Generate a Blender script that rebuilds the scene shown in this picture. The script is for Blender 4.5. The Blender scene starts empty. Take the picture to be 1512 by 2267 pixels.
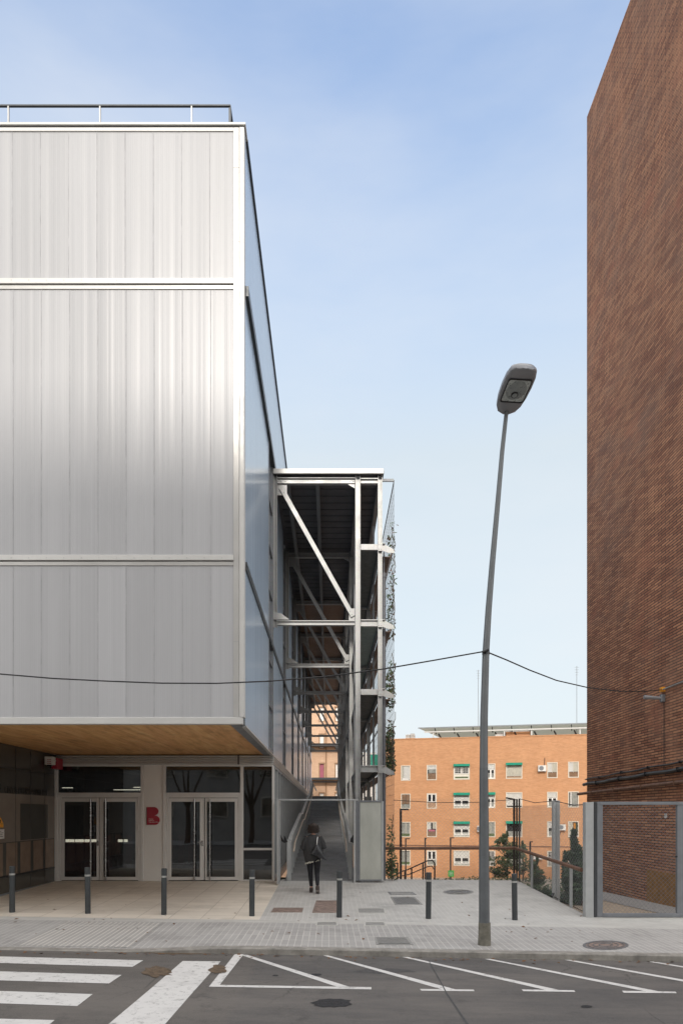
import bpy, math, random
from mathutils import Vector, Matrix, Euler
random.seed(7)
S = bpy.context.scene
R = math.radians
# ------------------------------------------------------------------ camera
F = 1512.0                      # focal length in pixels of the photograph
CX, CY, H = 728.0, 1803.0, 1.8  # vanishing point of the depth direction, eye height
cam_d = bpy.data.cameras.new('camera'); cam = bpy.data.objects.new('camera', cam_d)
S.collection.objects.link(cam); S.camera = cam
cam.location = (0, 0, H); cam.rotation_euler = (R(90), 0, 0)
cam_d.sensor_fit = 'VERTICAL'; cam_d.sensor_height = 36; cam_d.sensor_width = 24
cam_d.lens = 36 * F / 2267
cam_d.shift_x = (756 - CX) / 2267; cam_d.shift_y = (CY - 1133.5) / 2267
cam_d.clip_start = 0.05; cam_d.clip_end = 5000
# ------------------------------------------------------------------ sky and sun
SUN_EL, SUN_AZ = 30.0, -3.0     # sun behind the camera, a little to the left
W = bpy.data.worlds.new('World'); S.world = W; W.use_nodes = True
nt = W.node_tree; nt.nodes.clear()
wo = nt.nodes.new('ShaderNodeOutputWorld'); bg = nt.nodes.new('ShaderNodeBackground')
sky = nt.nodes.new('ShaderNodeTexSky'); sky.sky_type = 'NISHITA'; sky.sun_disc = False
sky.sun_elevation = R(SUN_EL); sky.sun_rotation = R(180 - SUN_AZ)
sky.air_density = 1.0; sky.dust_density = 2.2; sky.ozone_density = 1.6
tc = nt.nodes.new('ShaderNodeTexCoord'); mp = nt.nodes.new('ShaderNodeMapping')
mp.inputs['Scale'].default_value = (.9, .9, 3.2)
nz = nt.nodes.new('ShaderNodeTexNoise'); nz.inputs['Scale'].default_value = 1.6
nz.inputs['Detail'].default_value = 6; nz.inputs['Roughness'].default_value = 0.55
rp = nt.nodes.new('ShaderNodeValToRGB')
rp.color_ramp.elements[0].position = 0.42; rp.color_ramp.elements[0].color = (0, 0, 0, 1)
rp.color_ramp.elements[1].position = 0.72; rp.color_ramp.elements[1].color = (.45, .45, .45, 1)
mx = nt.nodes.new('ShaderNodeMixRGB'); mx.blend_type = 'MIX'; mx.inputs[2].default_value = (2.35, 2.42, 2.5, 1)
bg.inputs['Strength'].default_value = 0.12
L = nt.links.new
L(tc.outputs['Generated'], mp.inputs[0]); L(mp.outputs[0], nz.inputs[0]); L(nz.outputs[0], rp.inputs[0])
L(rp.outputs[0], mx.inputs[0]); 
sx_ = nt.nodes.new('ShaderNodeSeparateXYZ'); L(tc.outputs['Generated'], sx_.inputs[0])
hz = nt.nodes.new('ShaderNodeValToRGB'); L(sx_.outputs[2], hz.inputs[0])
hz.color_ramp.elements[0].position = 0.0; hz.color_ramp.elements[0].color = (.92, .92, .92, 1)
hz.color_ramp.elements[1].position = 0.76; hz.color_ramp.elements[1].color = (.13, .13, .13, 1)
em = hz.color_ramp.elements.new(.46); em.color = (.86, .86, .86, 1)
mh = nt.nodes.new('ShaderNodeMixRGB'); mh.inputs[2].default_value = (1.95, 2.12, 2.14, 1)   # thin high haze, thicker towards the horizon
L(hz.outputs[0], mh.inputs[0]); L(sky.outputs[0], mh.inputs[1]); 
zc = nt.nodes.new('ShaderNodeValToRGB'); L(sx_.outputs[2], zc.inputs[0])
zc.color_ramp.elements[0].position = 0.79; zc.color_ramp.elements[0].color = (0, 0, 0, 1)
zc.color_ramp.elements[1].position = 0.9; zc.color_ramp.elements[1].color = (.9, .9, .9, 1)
mz = nt.nodes.new('ShaderNodeMixRGB'); mz.inputs[2].default_value = (6.4, 6.1, 5.8, 1)   # zenith above the view brightened, added to light the shaded ground
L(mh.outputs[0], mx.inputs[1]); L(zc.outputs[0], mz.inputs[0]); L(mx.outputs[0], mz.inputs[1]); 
gl0 = nt.nodes.new('ShaderNodeValToRGB'); L(sx_.outputs[1], gl0.inputs[0])      # added glow in the sky behind the camera, lifts porch and facades
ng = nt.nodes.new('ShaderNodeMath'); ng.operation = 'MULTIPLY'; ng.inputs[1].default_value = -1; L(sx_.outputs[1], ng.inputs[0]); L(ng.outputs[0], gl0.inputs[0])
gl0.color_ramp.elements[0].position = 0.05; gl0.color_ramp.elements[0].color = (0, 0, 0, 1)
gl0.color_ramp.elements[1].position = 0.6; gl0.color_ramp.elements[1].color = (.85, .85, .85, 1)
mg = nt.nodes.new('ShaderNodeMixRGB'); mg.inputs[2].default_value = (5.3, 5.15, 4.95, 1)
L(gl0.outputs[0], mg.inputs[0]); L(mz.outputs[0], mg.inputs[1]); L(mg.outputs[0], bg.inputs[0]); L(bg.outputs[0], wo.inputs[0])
sd = bpy.data.lights.new('sun', 'SUN'); sd.energy = 0.6; sd.angle = R(4.0); sd.color = (1, .94, .86)
sun = bpy.data.objects.new('sun', sd); S.collection.objects.link(sun)
sv = Vector((-math.sin(R(SUN_AZ)) * math.cos(R(SUN_EL)), math.cos(R(SUN_AZ)) * math.cos(R(SUN_EL)), -math.sin(R(SUN_EL))))
sun.rotation_euler = sv.to_track_quat('-Z', 'Y').to_euler(); sun.location = (5, -10, 30)
S.view_settings.view_transform = 'Standard'; S.view_settings.look = 'None'
S.view_settings.exposure = 1.65; S.view_settings.gamma = 1
# ------------------------------------------------------------------ helpers
def X(px, Y): return (px - CX) * Y / F
def Z(py, Y): return H + (CY - py) * Y / F
ORG = {}
class MB:
    def __init__(s, M=None): s.v = []; s.f = []; s.M = M
    def add(s, vs, fs):
        b = len(s.v)
        for p in vs:
            p = Vector(p)
            s.v.append(s.M @ p if s.M else p)
        s.f += [tuple(b + i for i in f) for f in fs]; return s
    def box(s, x0, x1, y0, y1, z0, z1):
        if x0 > x1: x0, x1 = x1, x0
        if y0 > y1: y0, y1 = y1, y0
        if z0 > z1: z0, z1 = z1, z0
        return s.add([(x0,y0,z0),(x1,y0,z0),(x1,y1,z0),(x0,y1,z0),(x0,y0,z1),(x1,y0,z1),(x1,y1,z1),(x0,y1,z1)],
              [(0,3,2,1),(4,5,6,7),(0,1,5,4),(1,2,6,5),(2,3,7,6),(3,0,4,7)])
    def bar(s, p, q, w, h, up=(0,0,1)):
        p, q = Vector(p), Vector(q); d = (q - p).normalized(); u = Vector(up)
        if abs(d.dot(u)) > .99: u = Vector((0,1,0))
        a = d.cross(u).normalized(); b = a.cross(d).normalized()
        vs = []
        for c in (p, q):
            for i, j in ((-1,-1),(1,-1),(1,1),(-1,1)): vs.append(c + a*(i*w/2) + b*(j*h/2))
        return s.add(vs, [(0,1,2,3),(7,6,5,4),(0,4,5,1),(1,5,6,2),(2,6,7,3),(3,7,4,0)])
    def tube(s, pts, r, n=10, cap=True):
        pts = [Vector(p) for p in pts]; rs = r if isinstance(r, (list, tuple)) else [r]*len(pts)
        vs = []; N = len(pts); ref = None
        for i, p in enumerate(pts):
            d = ((pts[min(i+1,N-1)] - pts[max(i-1,0)])).normalized()
            if ref is None: ref = Vector((0,0,1)) if abs(d.z) < .9 else Vector((0,1,0))
            a = d.cross(ref).normalized(); b = a.cross(d).normalized(); ref = b
            for k in range(n):
                t = 2*math.pi*k/n; vs.append(p + (a*math.cos(t) + b*math.sin(t))*rs[i])
        fs = [(i*n+k, i*n+(k+1)%n, (i+1)*n+(k+1)%n, (i+1)*n+k) for i in range(N-1) for k in range(n)]
        if cap: fs += [tuple(reversed(range(n))), tuple((N-1)*n+k for k in range(n))]
        return s.add(vs, fs)
    def loft(s, rings, n=20, cap=True):   # rings: (center, rx, ry[, wobble])
        vs = []; N = len(rings)
        for c, rx, ry, *w in rings:
            w = w[0] if w else 0
            for k in range(n):
                t = 2*math.pi*k/n; q = 1 + w*math.sin(t*5+c[2]*9) + w*.6*math.sin(t*9+c[2]*4)
                vs.append((c[0]+rx*q*math.cos(t), c[1]+ry*q*math.sin(t), c[2]))
        fs = [(i*n+k, i*n+(k+1)%n, (i+1)*n+(k+1)%n, (i+1)*n+k) for i in range(N-1) for k in range(n)]
        if cap: fs += [tuple(reversed(range(n))), tuple((N-1)*n+k for k in range(n))]
        return s.add(vs, fs)
    def prism(s, poly, axis, a, b):       # poly in the two other axes (kept in x,y,z order)
        def P(u, v, w): return {'x': (w,u,v), 'y': (u,w,v), 'z': (u,v,w)}[axis]
        n = len(poly)
        return s.add([P(u,v,a) for u,v in poly] + [P(u,v,b) for u,v in poly],
              [tuple(range(n)), tuple(reversed(range(n,2*n)))] + [(i, n+i, n+(i+1)%n, (i+1)%n) for i in range(n)])
    def build(s, name, mat, parent=None, smooth=False, bevel=0, label=None):
        me = bpy.data.meshes.new(name)
        o = Vector((0,0,0)); q = parent
        while q is not None: o = o + q.location; q = q.parent
        me.from_pydata([tuple(v - o) for v in s.v], [], s.f); me.update()
        import bmesh
        bm = bmesh.new(); bm.from_mesh(me)
        bmesh.ops.recalc_face_normals(bm, faces=bm.faces)
        if bevel:
            bmesh.ops.bevel(bm, geom=[e for e in bm.edges if len(e.link_faces)==2 and e.calc_face_angle(0)>.6], offset=bevel, segments=1, affect='EDGES', clamp_overlap=True)
        bm.to_mesh(me); bm.free()
        if smooth:
            me.polygons.foreach_set('use_smooth', [True]*len(me.polygons)); me.set_sharp_from_angle(angle=R(35))
        ob = bpy.data.objects.new(name, me); me.materials.append(mat); S.collection.objects.link(ob)
        if parent is not None: ob.parent = parent
        if label: ob['label'] = label
        return ob
def tag(o, label, cat, group=None, kind=None):
    if label: o['label'] = label
    if cat: o['category'] = cat
    if group: o['group'] = group
    if kind: o['kind'] = kind
    return o
def thing(name, label, cat, loc=(0,0,0), group=None):
    o = bpy.data.objects.new(name, None); S.collection.objects.link(o); o.location = loc
    o.empty_display_size = .2
    return tag(o, label, cat, group)
def copy_thing(r, loc, label):
    c = r.copy(); S.collection.objects.link(c); c.location = loc; c['label'] = label
    for ch in r.children:
        d = ch.copy(); S.collection.objects.link(d); d.parent = c
        for g in ch.children:
            e = g.copy(); S.collection.objects.link(e); e.parent = d
    return c
# ------------------------------------------------------------------ materials
def nodes(name):
    m = bpy.data.materials.new(name); m.use_nodes = True
    t = m.node_tree; b = t.nodes['Principled BSDF']; return m, t, b
def rgb(c): return (c[0], c[1], c[2], 1)
def mul(c, k): return tuple(min(1, x*k) for x in c)
def coords(t, scale=(1,1,1), rot=(0,0,0), kind='Object'):
    tc = t.nodes.new('ShaderNodeTexCoord'); mp = t.nodes.new('ShaderNodeMapping')
    mp.inputs['Scale'].default_value = scale; mp.inputs['Rotation'].default_value = rot
    t.links.new(tc.outputs[kind], mp.inputs[0]); return mp.outputs[0]
def noise(t, vec, scale, detail=5, rough=.6):
    n = t.nodes.new('ShaderNodeTexNoise'); n.inputs['Scale'].default_value = scale
    n.inputs['Detail'].default_value = detail; n.inputs['Roughness'].default_value = rough
    t.links.new(vec, n.inputs['Vector']); return n.outputs[0]
def ramp(t, fac, stops):
    r = t.nodes.new('ShaderNodeValToRGB'); e = r.color_ramp.elements
    while len(e) < len(stops): e.new(.5)
    for i, (p, c) in enumerate(stops):
        e[i].position = p; e[i].color = rgb(c) if isinstance(c, tuple) else (c, c, c, 1)
    t.links.new(fac, r.inputs[0]); return r.outputs[0]
def mixc(t, fac, a, b, mode='MIX'):
    m = t.nodes.new('ShaderNodeMixRGB'); m.blend_type = mode
    for i, v in ((0, fac), (1, a), (2, b)):
        if isinstance(v, (int, float)): m.inputs[i].default_value = v if i == 0 else (v, v, v, 1)
        elif isinstance(v, tuple): m.inputs[i].default_value = rgb(v)
        else: t.links.new(v, m.inputs[i])
    return m.outputs[0]
def bump(t, b, h, strength=.3, dist=.01):
    n = t.nodes.new('ShaderNodeBump'); n.inputs['Strength'].default_value = strength
    n.inputs['Distance'].default_value = dist; t.links.new(h, n.inputs['Height']); t.links.new(n.outputs[0], b.inputs['Normal'])
def plain(name, c, rough=.5, metal=0, var=.18, scale=3.0, bmp=0, stretch=(1,1,1), coat=0):
    m, t, b = nodes(name); v = coords(t, stretch)
    n = noise(t, v, scale, 6, .65)
    col = ramp(t, n, [(.3, mul(c, 1-var)), (.7, mul(c, 1+var))])
    t.links.new(col, b.inputs['Base Color'])
    b.inputs['Metallic'].default_value = metal; b.inputs['Coat Weight'].default_value = coat
    rr = ramp(t, noise(t, v, scale*2.3, 3), [(.3, max(.02, rough*.8)), (.7, min(1, rough*1.2))])
    t.links.new(rr, b.inputs['Roughness'])
    if bmp: bump(t, b, noise(t, v, scale*12, 4), bmp, .01)
    return m
def emit(name, c, k):
    m, t, b = nodes(name); b.inputs['Base Color'].default_value = rgb(c)
    b.inputs['Emission Color'].default_value = rgb(c); b.inputs['Emission Strength'].default_value = k; return m
def galv(name, c, rough=.42):
    m, t, b = nodes(name); v = coords(t)
    vo = t.nodes.new('ShaderNodeTexVoronoi'); vo.inputs['Scale'].default_value = 60; t.links.new(v, vo.inputs['Vector'])
    n = noise(t, v, 2.2, 6, .7); n2 = noise(t, coords(t, (8,8,.5)), 3, 4)
    a = ramp(t, n, [(.3, mul(c,.8)), (.72, mul(c,1.15))])
    a = mixc(t, .16, a, vo.outputs['Color'], 'SOFT_LIGHT')
    a = mixc(t, .25, a, ramp(t, n2, [(.35, mul(c,.7)), (.6, mul(c,1.1))]))
    t.links.new(a, b.inputs['Base Color']); b.inputs['Metallic'].default_value = .35
    t.links.new(ramp(t, n, [(.3, rough*.8), (.7, rough*1.3)]), b.inputs['Roughness']); return m
def polycarb(name, axis, base, rough, seam=0.5, rib=.035, spec=.5, coat=.0, strength=.35, wave=.5, con=.06):
    """cellular polycarbonate sheet: fine vertical ribs and cells"""
    m, t, b = nodes(name); tc = t.nodes.new('ShaderNodeTexCoord'); sp = t.nodes.new('ShaderNodeSeparateXYZ')
    t.links.new(tc.outputs['Object'], sp.inputs[0]); ax = sp.outputs[axis]
    ma = t.nodes.new('ShaderNodeMath'); ma.operation = 'MULTIPLY'; ma.inputs[1].default_value = 2*math.pi/rib; t.links.new(ax, ma.inputs[0])
    si = t.nodes.new('ShaderNodeMath'); si.operation = 'SINE'; t.links.new(ma.outputs[0], si.inputs[0])
    sc = t.nodes.new('ShaderNodeMapping'); st = [0.15, 0.15, 0.02]; st[axis] = 9.0
    sc.inputs['Scale'].default_value = st; t.links.new(tc.outputs['Object'], sc.inputs[0])
    n = noise(t, sc.outputs[0], 2.2, 4, .7); 
    cloud = noise(t, coords(t, (1,1,.35)), .9, 4, .6)
    r1 = ramp(t, si.outputs[0], [(0, mul(base,1-con)), (1, mul(base,1+con))])
    c = mixc(t, .5, r1, ramp(t, n, [(.25, mul(base,.86)), (.75, mul(base,1.12))]))
    c = mixc(t, .35, c, ramp(t, cloud, [(.3, mul(base,.9)), (.7, mul(base,1.08))]))
    oi = t.nodes.new('ShaderNodeObjectInfo'); c = mixc(t, 1.0, c, ramp(t, oi.outputs['Random'], [(0, .9), (1, 1.0)]), 'MULTIPLY')
    t.links.new(c, b.inputs['Base Color']); b.inputs['Roughness'].default_value = rough
    b.inputs['Specular IOR Level'].default_value = spec; b.inputs['Coat Weight'].default_value = coat; b.inputs['Coat Roughness'].default_value = .12
    hh = mixc(t, .45, ramp(t, si.outputs[0], [(0, 0.0), (1, 1.0)]), n)
    sw = t.nodes.new('ShaderNodeMapping'); st = [0.1, 0.1, 0.03]; st[axis] = 2.2
    sw.inputs['Scale'].default_value = st; t.links.new(tc.outputs['Object'], sw.inputs[0])
    b1 = t.nodes.new('ShaderNodeBump'); b1.inputs['Strength'].default_value = wave; b1.inputs['Distance'].default_value = .05
    t.links.new(noise(t, sw.outputs[0], 1.6, 2, .5), b1.inputs['Height'])
    b2 = t.nodes.new('ShaderNodeBump'); b2.inputs['Strength'].default_value = strength; b2.inputs['Distance'].default_value = .004
    t.links.new(hh, b2.inputs['Height']); t.links.new(b1.outputs[0], b2.inputs['Normal']); t.links.new(b2.outputs[0], b.inputs['Normal']); return m
def glass(name, tint=(.5,.52,.55), refl=.0, rough=.02, wav=.0):
    m, t, b = nodes(name); out = t.nodes['Material Output']; t.nodes.remove(b)
    tr = t.nodes.new('ShaderNodeBsdfTransparent'); tr.inputs[0].default_value = rgb(tint)
    gl = t.nodes.new('ShaderNodeBsdfGlossy'); gl.inputs['Roughness'].default_value = rough; gl.inputs[0].default_value = (.9,.93,.95,1)
    fr = t.nodes.new('ShaderNodeFresnel'); fr.inputs[0].default_value = 1.5
    ad = t.nodes.new('ShaderNodeMath'); ad.operation = 'ADD'; ad.use_clamp = True; ad.inputs[1].default_value = refl; t.links.new(fr.outputs[0], ad.inputs[0])
    ms = t.nodes.new('ShaderNodeMixShader'); t.links.new(ad.outputs[0], ms.inputs[0]); t.links.new(tr.outputs[0], ms.inputs[1]); t.links.new(gl.outputs[0], ms.inputs[2])
    if wav:
        bn = t.nodes.new('ShaderNodeBump'); bn.inputs['Strength'].default_value = wav; bn.inputs['Distance'].default_value = .02
        t.links.new(noise(t, coords(t), 1.3, 1), bn.inputs['Height']); t.links.new(bn.outputs[0], gl.inputs['Normal']); t.links.new(bn.outputs[0], fr.inputs['Normal'])
    t.links.new(ms.outputs[0], out.inputs[0]); return m
def brickmat(name, c1, c2, mortar, rot, bw=.36, rh=.068, ms=.013, bstr=.5, stain=(.06,.045,.04), big=.35, bias=0.0, speck=.3):
    m, t, b = nodes(name)
    br = t.nodes.new('ShaderNodeTexBrick'); 
    if rot == 'side':
        tc_ = t.nodes.new('ShaderNodeTexCoord'); se = t.nodes.new('ShaderNodeSeparateXYZ'); co = t.nodes.new('ShaderNodeCombineXYZ')
        ad = t.nodes.new('ShaderNodeMath'); ad.operation = 'ADD'
        t.links.new(tc_.outputs['Object'], se.inputs[0]); t.links.new(se.outputs[0], ad.inputs[0]); t.links.new(se.outputs[1], ad.inputs[1])
        t.links.new(ad.outputs[0], co.inputs[0]); t.links.new(se.outputs[2], co.inputs[1]); v = co.outputs[0]
    else: v = coords(t, (1,1,1), rot)
    t.links.new(v, br.inputs['Vector'])
    for k, x in (('Color1', rgb(c1)), ('Color2', rgb(c2)), ('Mortar', rgb(mortar))): br.inputs[k].default_value = x
    for k, x in (('Scale', 1), ('Mortar Size', ms), ('Mortar Smooth', .3), ('Brick Width', bw), ('Row Height', rh), ('Bias', bias)): br.inputs[k].default_value = x
    base = br.outputs['Color']; ov = coords(t)
    base = mixc(t, speck, base, ramp(t, noise(t, coords(t, (.3,.3,1.6)), 9 if speck > .3 else 3, 4, .7), [(.35, .35), (.65, .65)]), 'OVERLAY')
    if rot == 'side':
        base = mixc(t, ramp(t, noise(t, coords(t, (1,.45,.8)), .8, 6, .7), [(.48, 0.0), (.68, .35)]), base, (.24,.16,.12))
        base = mixc(t, ramp(t, noise(t, coords(t, (1,.5,1.1)), 1.1, 6, .75), [(.55, 0.0), (.72, .6)]), base, (.36,.125,.07))
        base = mixc(t, ramp(t, noise(t, coords(t, (1,3,14)), 1.2, 3, .6), [(.68, 0.0), (.74, .6)]), base, (.055,.035,.028))
    base = mixc(t, ramp(t, noise(t, ov, .55, 7, .72), [(.48, 0.0), (.8, big)]), base, stain)
    base = mixc(t, ramp(t, noise(t, coords(t, (1,1,.35)), 1.3, 5, .7), [(.5, 0.0), (.78, big*.6)]), base, mul(c2, 1.5))
    t.links.new(base, b.inputs['Base Color']); b.inputs['Roughness'].default_value = .85
    inv = t.nodes.new('ShaderNodeInvert'); t.links.new(br.outputs['Fac'], inv.inputs[1])
    bump(t, b, mixc(t, .25, inv.outputs[0], noise(t, ov, 25, 3)), bstr, .012); return m
def tiles(name, c, joint, w, h, ms, rot=0, var=.12, warm=None, jointmix=.5, offs=0.0, dirt=(.09,.085,.08), mask=True):
    m, t, b = nodes(name)
    br = t.nodes.new('ShaderNodeTexBrick'); v = coords(t, (1,1,1), (0,0,rot)); t.links.new(v, br.inputs['Vector'])
    br.offset = offs
    br.inputs['Color1'].default_value = rgb(mul(c, 1-var)); br.inputs['Color2'].default_value = rgb(mul(c, 1+var)); br.inputs['Mortar'].default_value = rgb(joint)
    for k, x in (('Scale', 1), ('Mortar Size', ms), ('Mortar Smooth', .2), ('Brick Width', w), ('Row Height', h)): br.inputs[k].default_value = x
    ov = coords(t); col = br.outputs['Color']
    flat = ramp(t, noise(t, ov, 3, 6, .7), [(.3, mul(c,.82)), (.7, mul(c,1.14))])
    if mask: col = mixc(t, ramp(t, noise(t, coords(t,(.5,1.6,1)), 1.1, 5, .65), [(.35, 0.0), (.62, jointmix)]), col, flat)
    else: col = mixc(t, .3, col, flat)
    col = mixc(t, ramp(t, noise(t, ov, .8, 7, .75), [(.52, 0.0), (.78, .5)]), col, dirt)
    col = mixc(t, ramp(t, noise(t, ov, 38, 2, .5), [(.68, 0.0), (.76, .45)]), col, mul(dirt,.8))
    t.links.new(col, b.inputs['Base Color']); b.inputs['Roughness'].default_value = .8
    bump(t, b, mixc(t, .5, br.outputs['Fac'], noise(t, ov, 60, 3)), .25, .004); return m
M = {}
M['white'] = plain('white_aluminium', (.62,.61,.585), .38, .15, .05, 1.2)
M['whitetrim'] = plain('silver_trim', (.5,.49,.47), .35, .3, .08, 1.5)
M['darkgap'] = plain('dark_gap', (.03,.03,.035), .6)
M['coping'] = plain('dark_coping', (.07,.075,.08), .4, .4)
M['pc_front'] = polycarb('polycarbonate_front', 0, (.475,.475,.485), .34, rib=.0333, spec=.5, coat=.0, strength=.08, wave=.4)
M['pc_low'] = M['pc_front']
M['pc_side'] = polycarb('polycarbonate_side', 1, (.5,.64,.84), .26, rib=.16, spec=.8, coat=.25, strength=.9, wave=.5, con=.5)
M['seam'] = plain('seam_strip', (.42,.42,.43), .6, 0)
M['wood'] = None
M['galv'] = galv('galvanised_steel', (.42,.42,.41)); M['galvd'] = galv('dull_galvanised_steel', (.24,.25,.26), .5)
M['gate'] = plain('grey_painted_steel', (.19,.2,.215), .45, .2, .12, 4)
M['gatelt'] = plain('light_grey_painted_steel', (.4,.41,.41), .45, .1, .1, 4)
M['frame'] = plain('door_frame_paint', (.67,.655,.63), .4, .1, .05, 2)
M['pier'] = plain('pier_panel', (.72,.7,.665), .55, 0, .04, .9)
M['steel'] = plain('stainless', (.42,.41,.4), .25, .9, .1, 5)
M['black'] = plain('black_plastic', (.015,.015,.017), .4)
M['glass'] = glass('door_glass', (.32,.34,.36), .06, .015, .05)
M['darkglass'] = glass('smoked_glass', (.2,.2,.2), .1, .02, .05)
M['roofdark'] = plain('dark_roof_sheet', (.12,.115,.12), .7, 0, .2, .8)
M['roofwarm'] = plain('warm_lit_roof', (.26,.16,.11), .7, 0, .2, .8)  # brown tone carries the warm reflected light of the far bays
M['winpane'] = plain('dark_side_pane', (.17,.2,.24), .12, 0, .1, 1)
M['railpale'] = plain('pale_rail_steel', (.62,.62,.6), .45, .1, .1, 3)
M['deck'] = plain('deck_grating', (.1,.11,.11), .6, .2)
M['decklt'] = plain('pale_grating', (.26,.33,.31), .6)
M['corten'] = plain('corten', (.16,.085,.055), .65, .1, .3, 6, .2)
M['brown'] = plain('brown_board', (.14,.09,.07), .6)
M['pipegrey'] = plain('grey_pvc', (.14,.145,.16), .4)
M['lamp'] = plain('lamp_grey_paint', (.13,.14,.147), .42, .1, .18, 3, .05)
M['lampup'] = plain('lamp_upper_paint', (.155,.165,.17), .4, .15, .1, 3)
M['lampbase'] = plain('lamp_base_worn', (.17,.16,.13), .8, 0, .4, 9, .3)
M['lamphead'] = plain('lamp_head_shell', (.26,.265,.28), .35, .1, .1, 2)
M['bollard'] = plain('bollard_paint', (.045,.05,.053), .5, .1, .2, 9, .1)
M['refl'] = plain('reflective_band', (.42,.42,.4), .35, .4, .2, 30)
M['cable'] = plain('black_cable', (.02,.02,.022), .6)
M['red'] = plain('red_sign', (.33,.012,.03), .35, 0, .08)
M['redpanel'] = plain('red_panel', (.2,.015,.012), .45)
M['ocher'] = plain('yellow_sticker', (.7,.3,.02), .5)
M['paper'] = plain('paper_white', (.6,.58,.55), .6)
M['ink'] = plain('ink', (.02,.02,.02), .6)
M['interior'] = plain('interior_dark', (.045,.04,.038), .8)
M['intfloor'] = plain('interior_floor', (.08,.075,.07), .4)
M['lightstrip'] = emit('interior_strip', (1, .86, .6), 1.6)
M['brickdark'] = brickmat('dark_brick', (.28,.108,.056), (.53,.25,.13), (.045,.026,.02), 'side', stain=(.1,.062,.05))
M['brickor'] = brickmat('orange_brick', (.49,.24,.115), (.57,.295,.15), (.5,.28,.15), (R(90),0,0), bw=.28, rh=.07, ms=.008, bstr=.12, stain=(.52,.24,.11), big=.35, speck=.22)
M['brickpale'] = brickmat('pale_brick', (.62,.4,.26), (.68,.45,.3), (.6,.42,.3), (R(90),0,0), bw=.28, rh=.07, ms=.008, bstr=.1, stain=(.55,.36,.24), big=.4)
M['winframe'] = plain('window_frame', (.64,.58,.48), .5, 0, .08, 2)
M['winglass'] = glass('window_glass', (.97,.97,.97), .0, .05)
M['winwhite'] = plain('white_blind', (.86,.83,.78), .6, 0, .06, 4)
M['curtain'] = plain('curtain', (.72,.68,.58), .8, 0, .22, 6, 0, (6,6,.5))
M['windark'] = plain('dark_room', (.03,.03,.032), .8)
M['winbrown'] = plain('brown_screen', (.36,.22,.13), .7, 0, .2, 5)
M['wingrey'] = plain('frosted_pane', (.45,.45,.41), .3, 0, .25, 3)
M['pink'] = plain('pink_curtain', (.42,.13,.18), .8, 0, .2, 5, 0, (6,6,.5))
M['awning'] = plain('green_awning', (.0,.22,.14), .7, 0, .1, 4)
M['acwhite'] = plain('ac_shell', (.66,.64,.6), .5)
M['asphalt'] = None
M['leafg'] = plain('shrub_leaf', (.065,.105,.035), .5, 0, .5, 4)
M['leafo'] = plain('olive_leaf', (.09,.12,.05), .5, 0, .4, 4)
M['leafd'] = plain('laurel_leaf', (.045,.085,.035), .45, 0, .5, 4)
M['leafr'] = plain('vine_leaf', (.11,.06,.035), .6, 0, .6, 9)
M['bark'] = plain('bark', (.12,.085,.06), .9, 0, .3, 8, .4)
M['skin'] = plain('skin', (.55,.3,.22), .5, 0, .05)
M['hair'] = plain('hair', (.04,.027,.021), .55, 0, .5, 30, .6, (1,1,.25))
M['sweater'] = plain('charcoal_knit', (.035,.035,.036), .95, 0, .25, 22, .5, (1,1,.4))
M['trousers'] = plain('black_denim', (.009,.009,.013), .8, 0, .3, 12, .2)
M['hem'] = plain('cream_lace', (.5,.49,.42), .9, 0, .2, 40, .5)
M['bag'] = plain('black_leather', (.02,.021,.024), .3, 0, .3, 12, .2)
M['boot'] = plain('boot', (.06,.045,.04), .6, 0, .3, 18); M['sole'] = plain('sole', (.17,.15,.14), .8, 0, .4, 30)
M['gravel'] = plain('gravel', (.36,.29,.22), .95, 0, .25, 14, .6)
M['gravelgrey'] = plain('grey_gravel', (.3,.29,.28), .95, 0, .4, 40, .8)
M['earth'] = plain('earth', (.17,.14,.1), .95, 0, .3, 3, .4)
M['ochrebase'] = plain('ochre_base', (.26,.13,.04), .85, 0, .3, 6, .3)
M['concrete'] = plain('ramp_concrete', (.21,.205,.2), .8, 0, .22, 1.4, .25)
M['kerb'] = plain('kerb_stone', (.26,.245,.22), .85, 0, .35, 5, .4)
M['kerbtop'] = plain('kerb_top', (.42,.41,.39), .85, 0, .2, 5, .3)
M['strip'] = plain('pale_strip', (.48,.47,.44), .8, 0, .14, 2.5, .25)
M['iron'] = plain('cast_iron', (.17,.17,.175), .6, .3, .3, 20, .3)
M['rust'] = plain('rusty_cover', (.26,.195,.165), .7, .2, .4, 7, .3)
M['greycover'] = plain('grey_cover', (.27,.265,.25), .7, 0, .2, 8, .3)
M['patch'] = plain('asphalt_patch', (.022,.022,.024), .9, 0, .3, 20, .5)
M['newpatch'] = plain('newer_asphalt', (.068,.066,.066), .85, 0, .25, 26, .4)
M['tarseam'] = plain('tar_seam', (.065,.065,.068), .9, 0, .3, 20)
M['pothole'] = plain('pothole_mud', (.12,.085,.055), .95, 0, .5, 12, .7)
M['render'] = plain('grey_render', (.42,.39,.35), .85, 0, .15, 1)
M['backing'] = plain('brown_backing', (.42,.38,.33), .8)
M['leftglass'] = glass('porch_wall_glass', (.72,.7,.67), .05, .03)
M['wallup'] = plain('glossy_wall_upper', (.075,.07,.06), .12, 0, .1, 1); M['wallmid'] = plain('glossy_wall_middle', (.19,.16,.13), .15, 0, .15, 1); M['walllow'] = plain('glossy_wall_lower', (.2,.145,.105), .2, 0, .15, 3)
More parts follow.
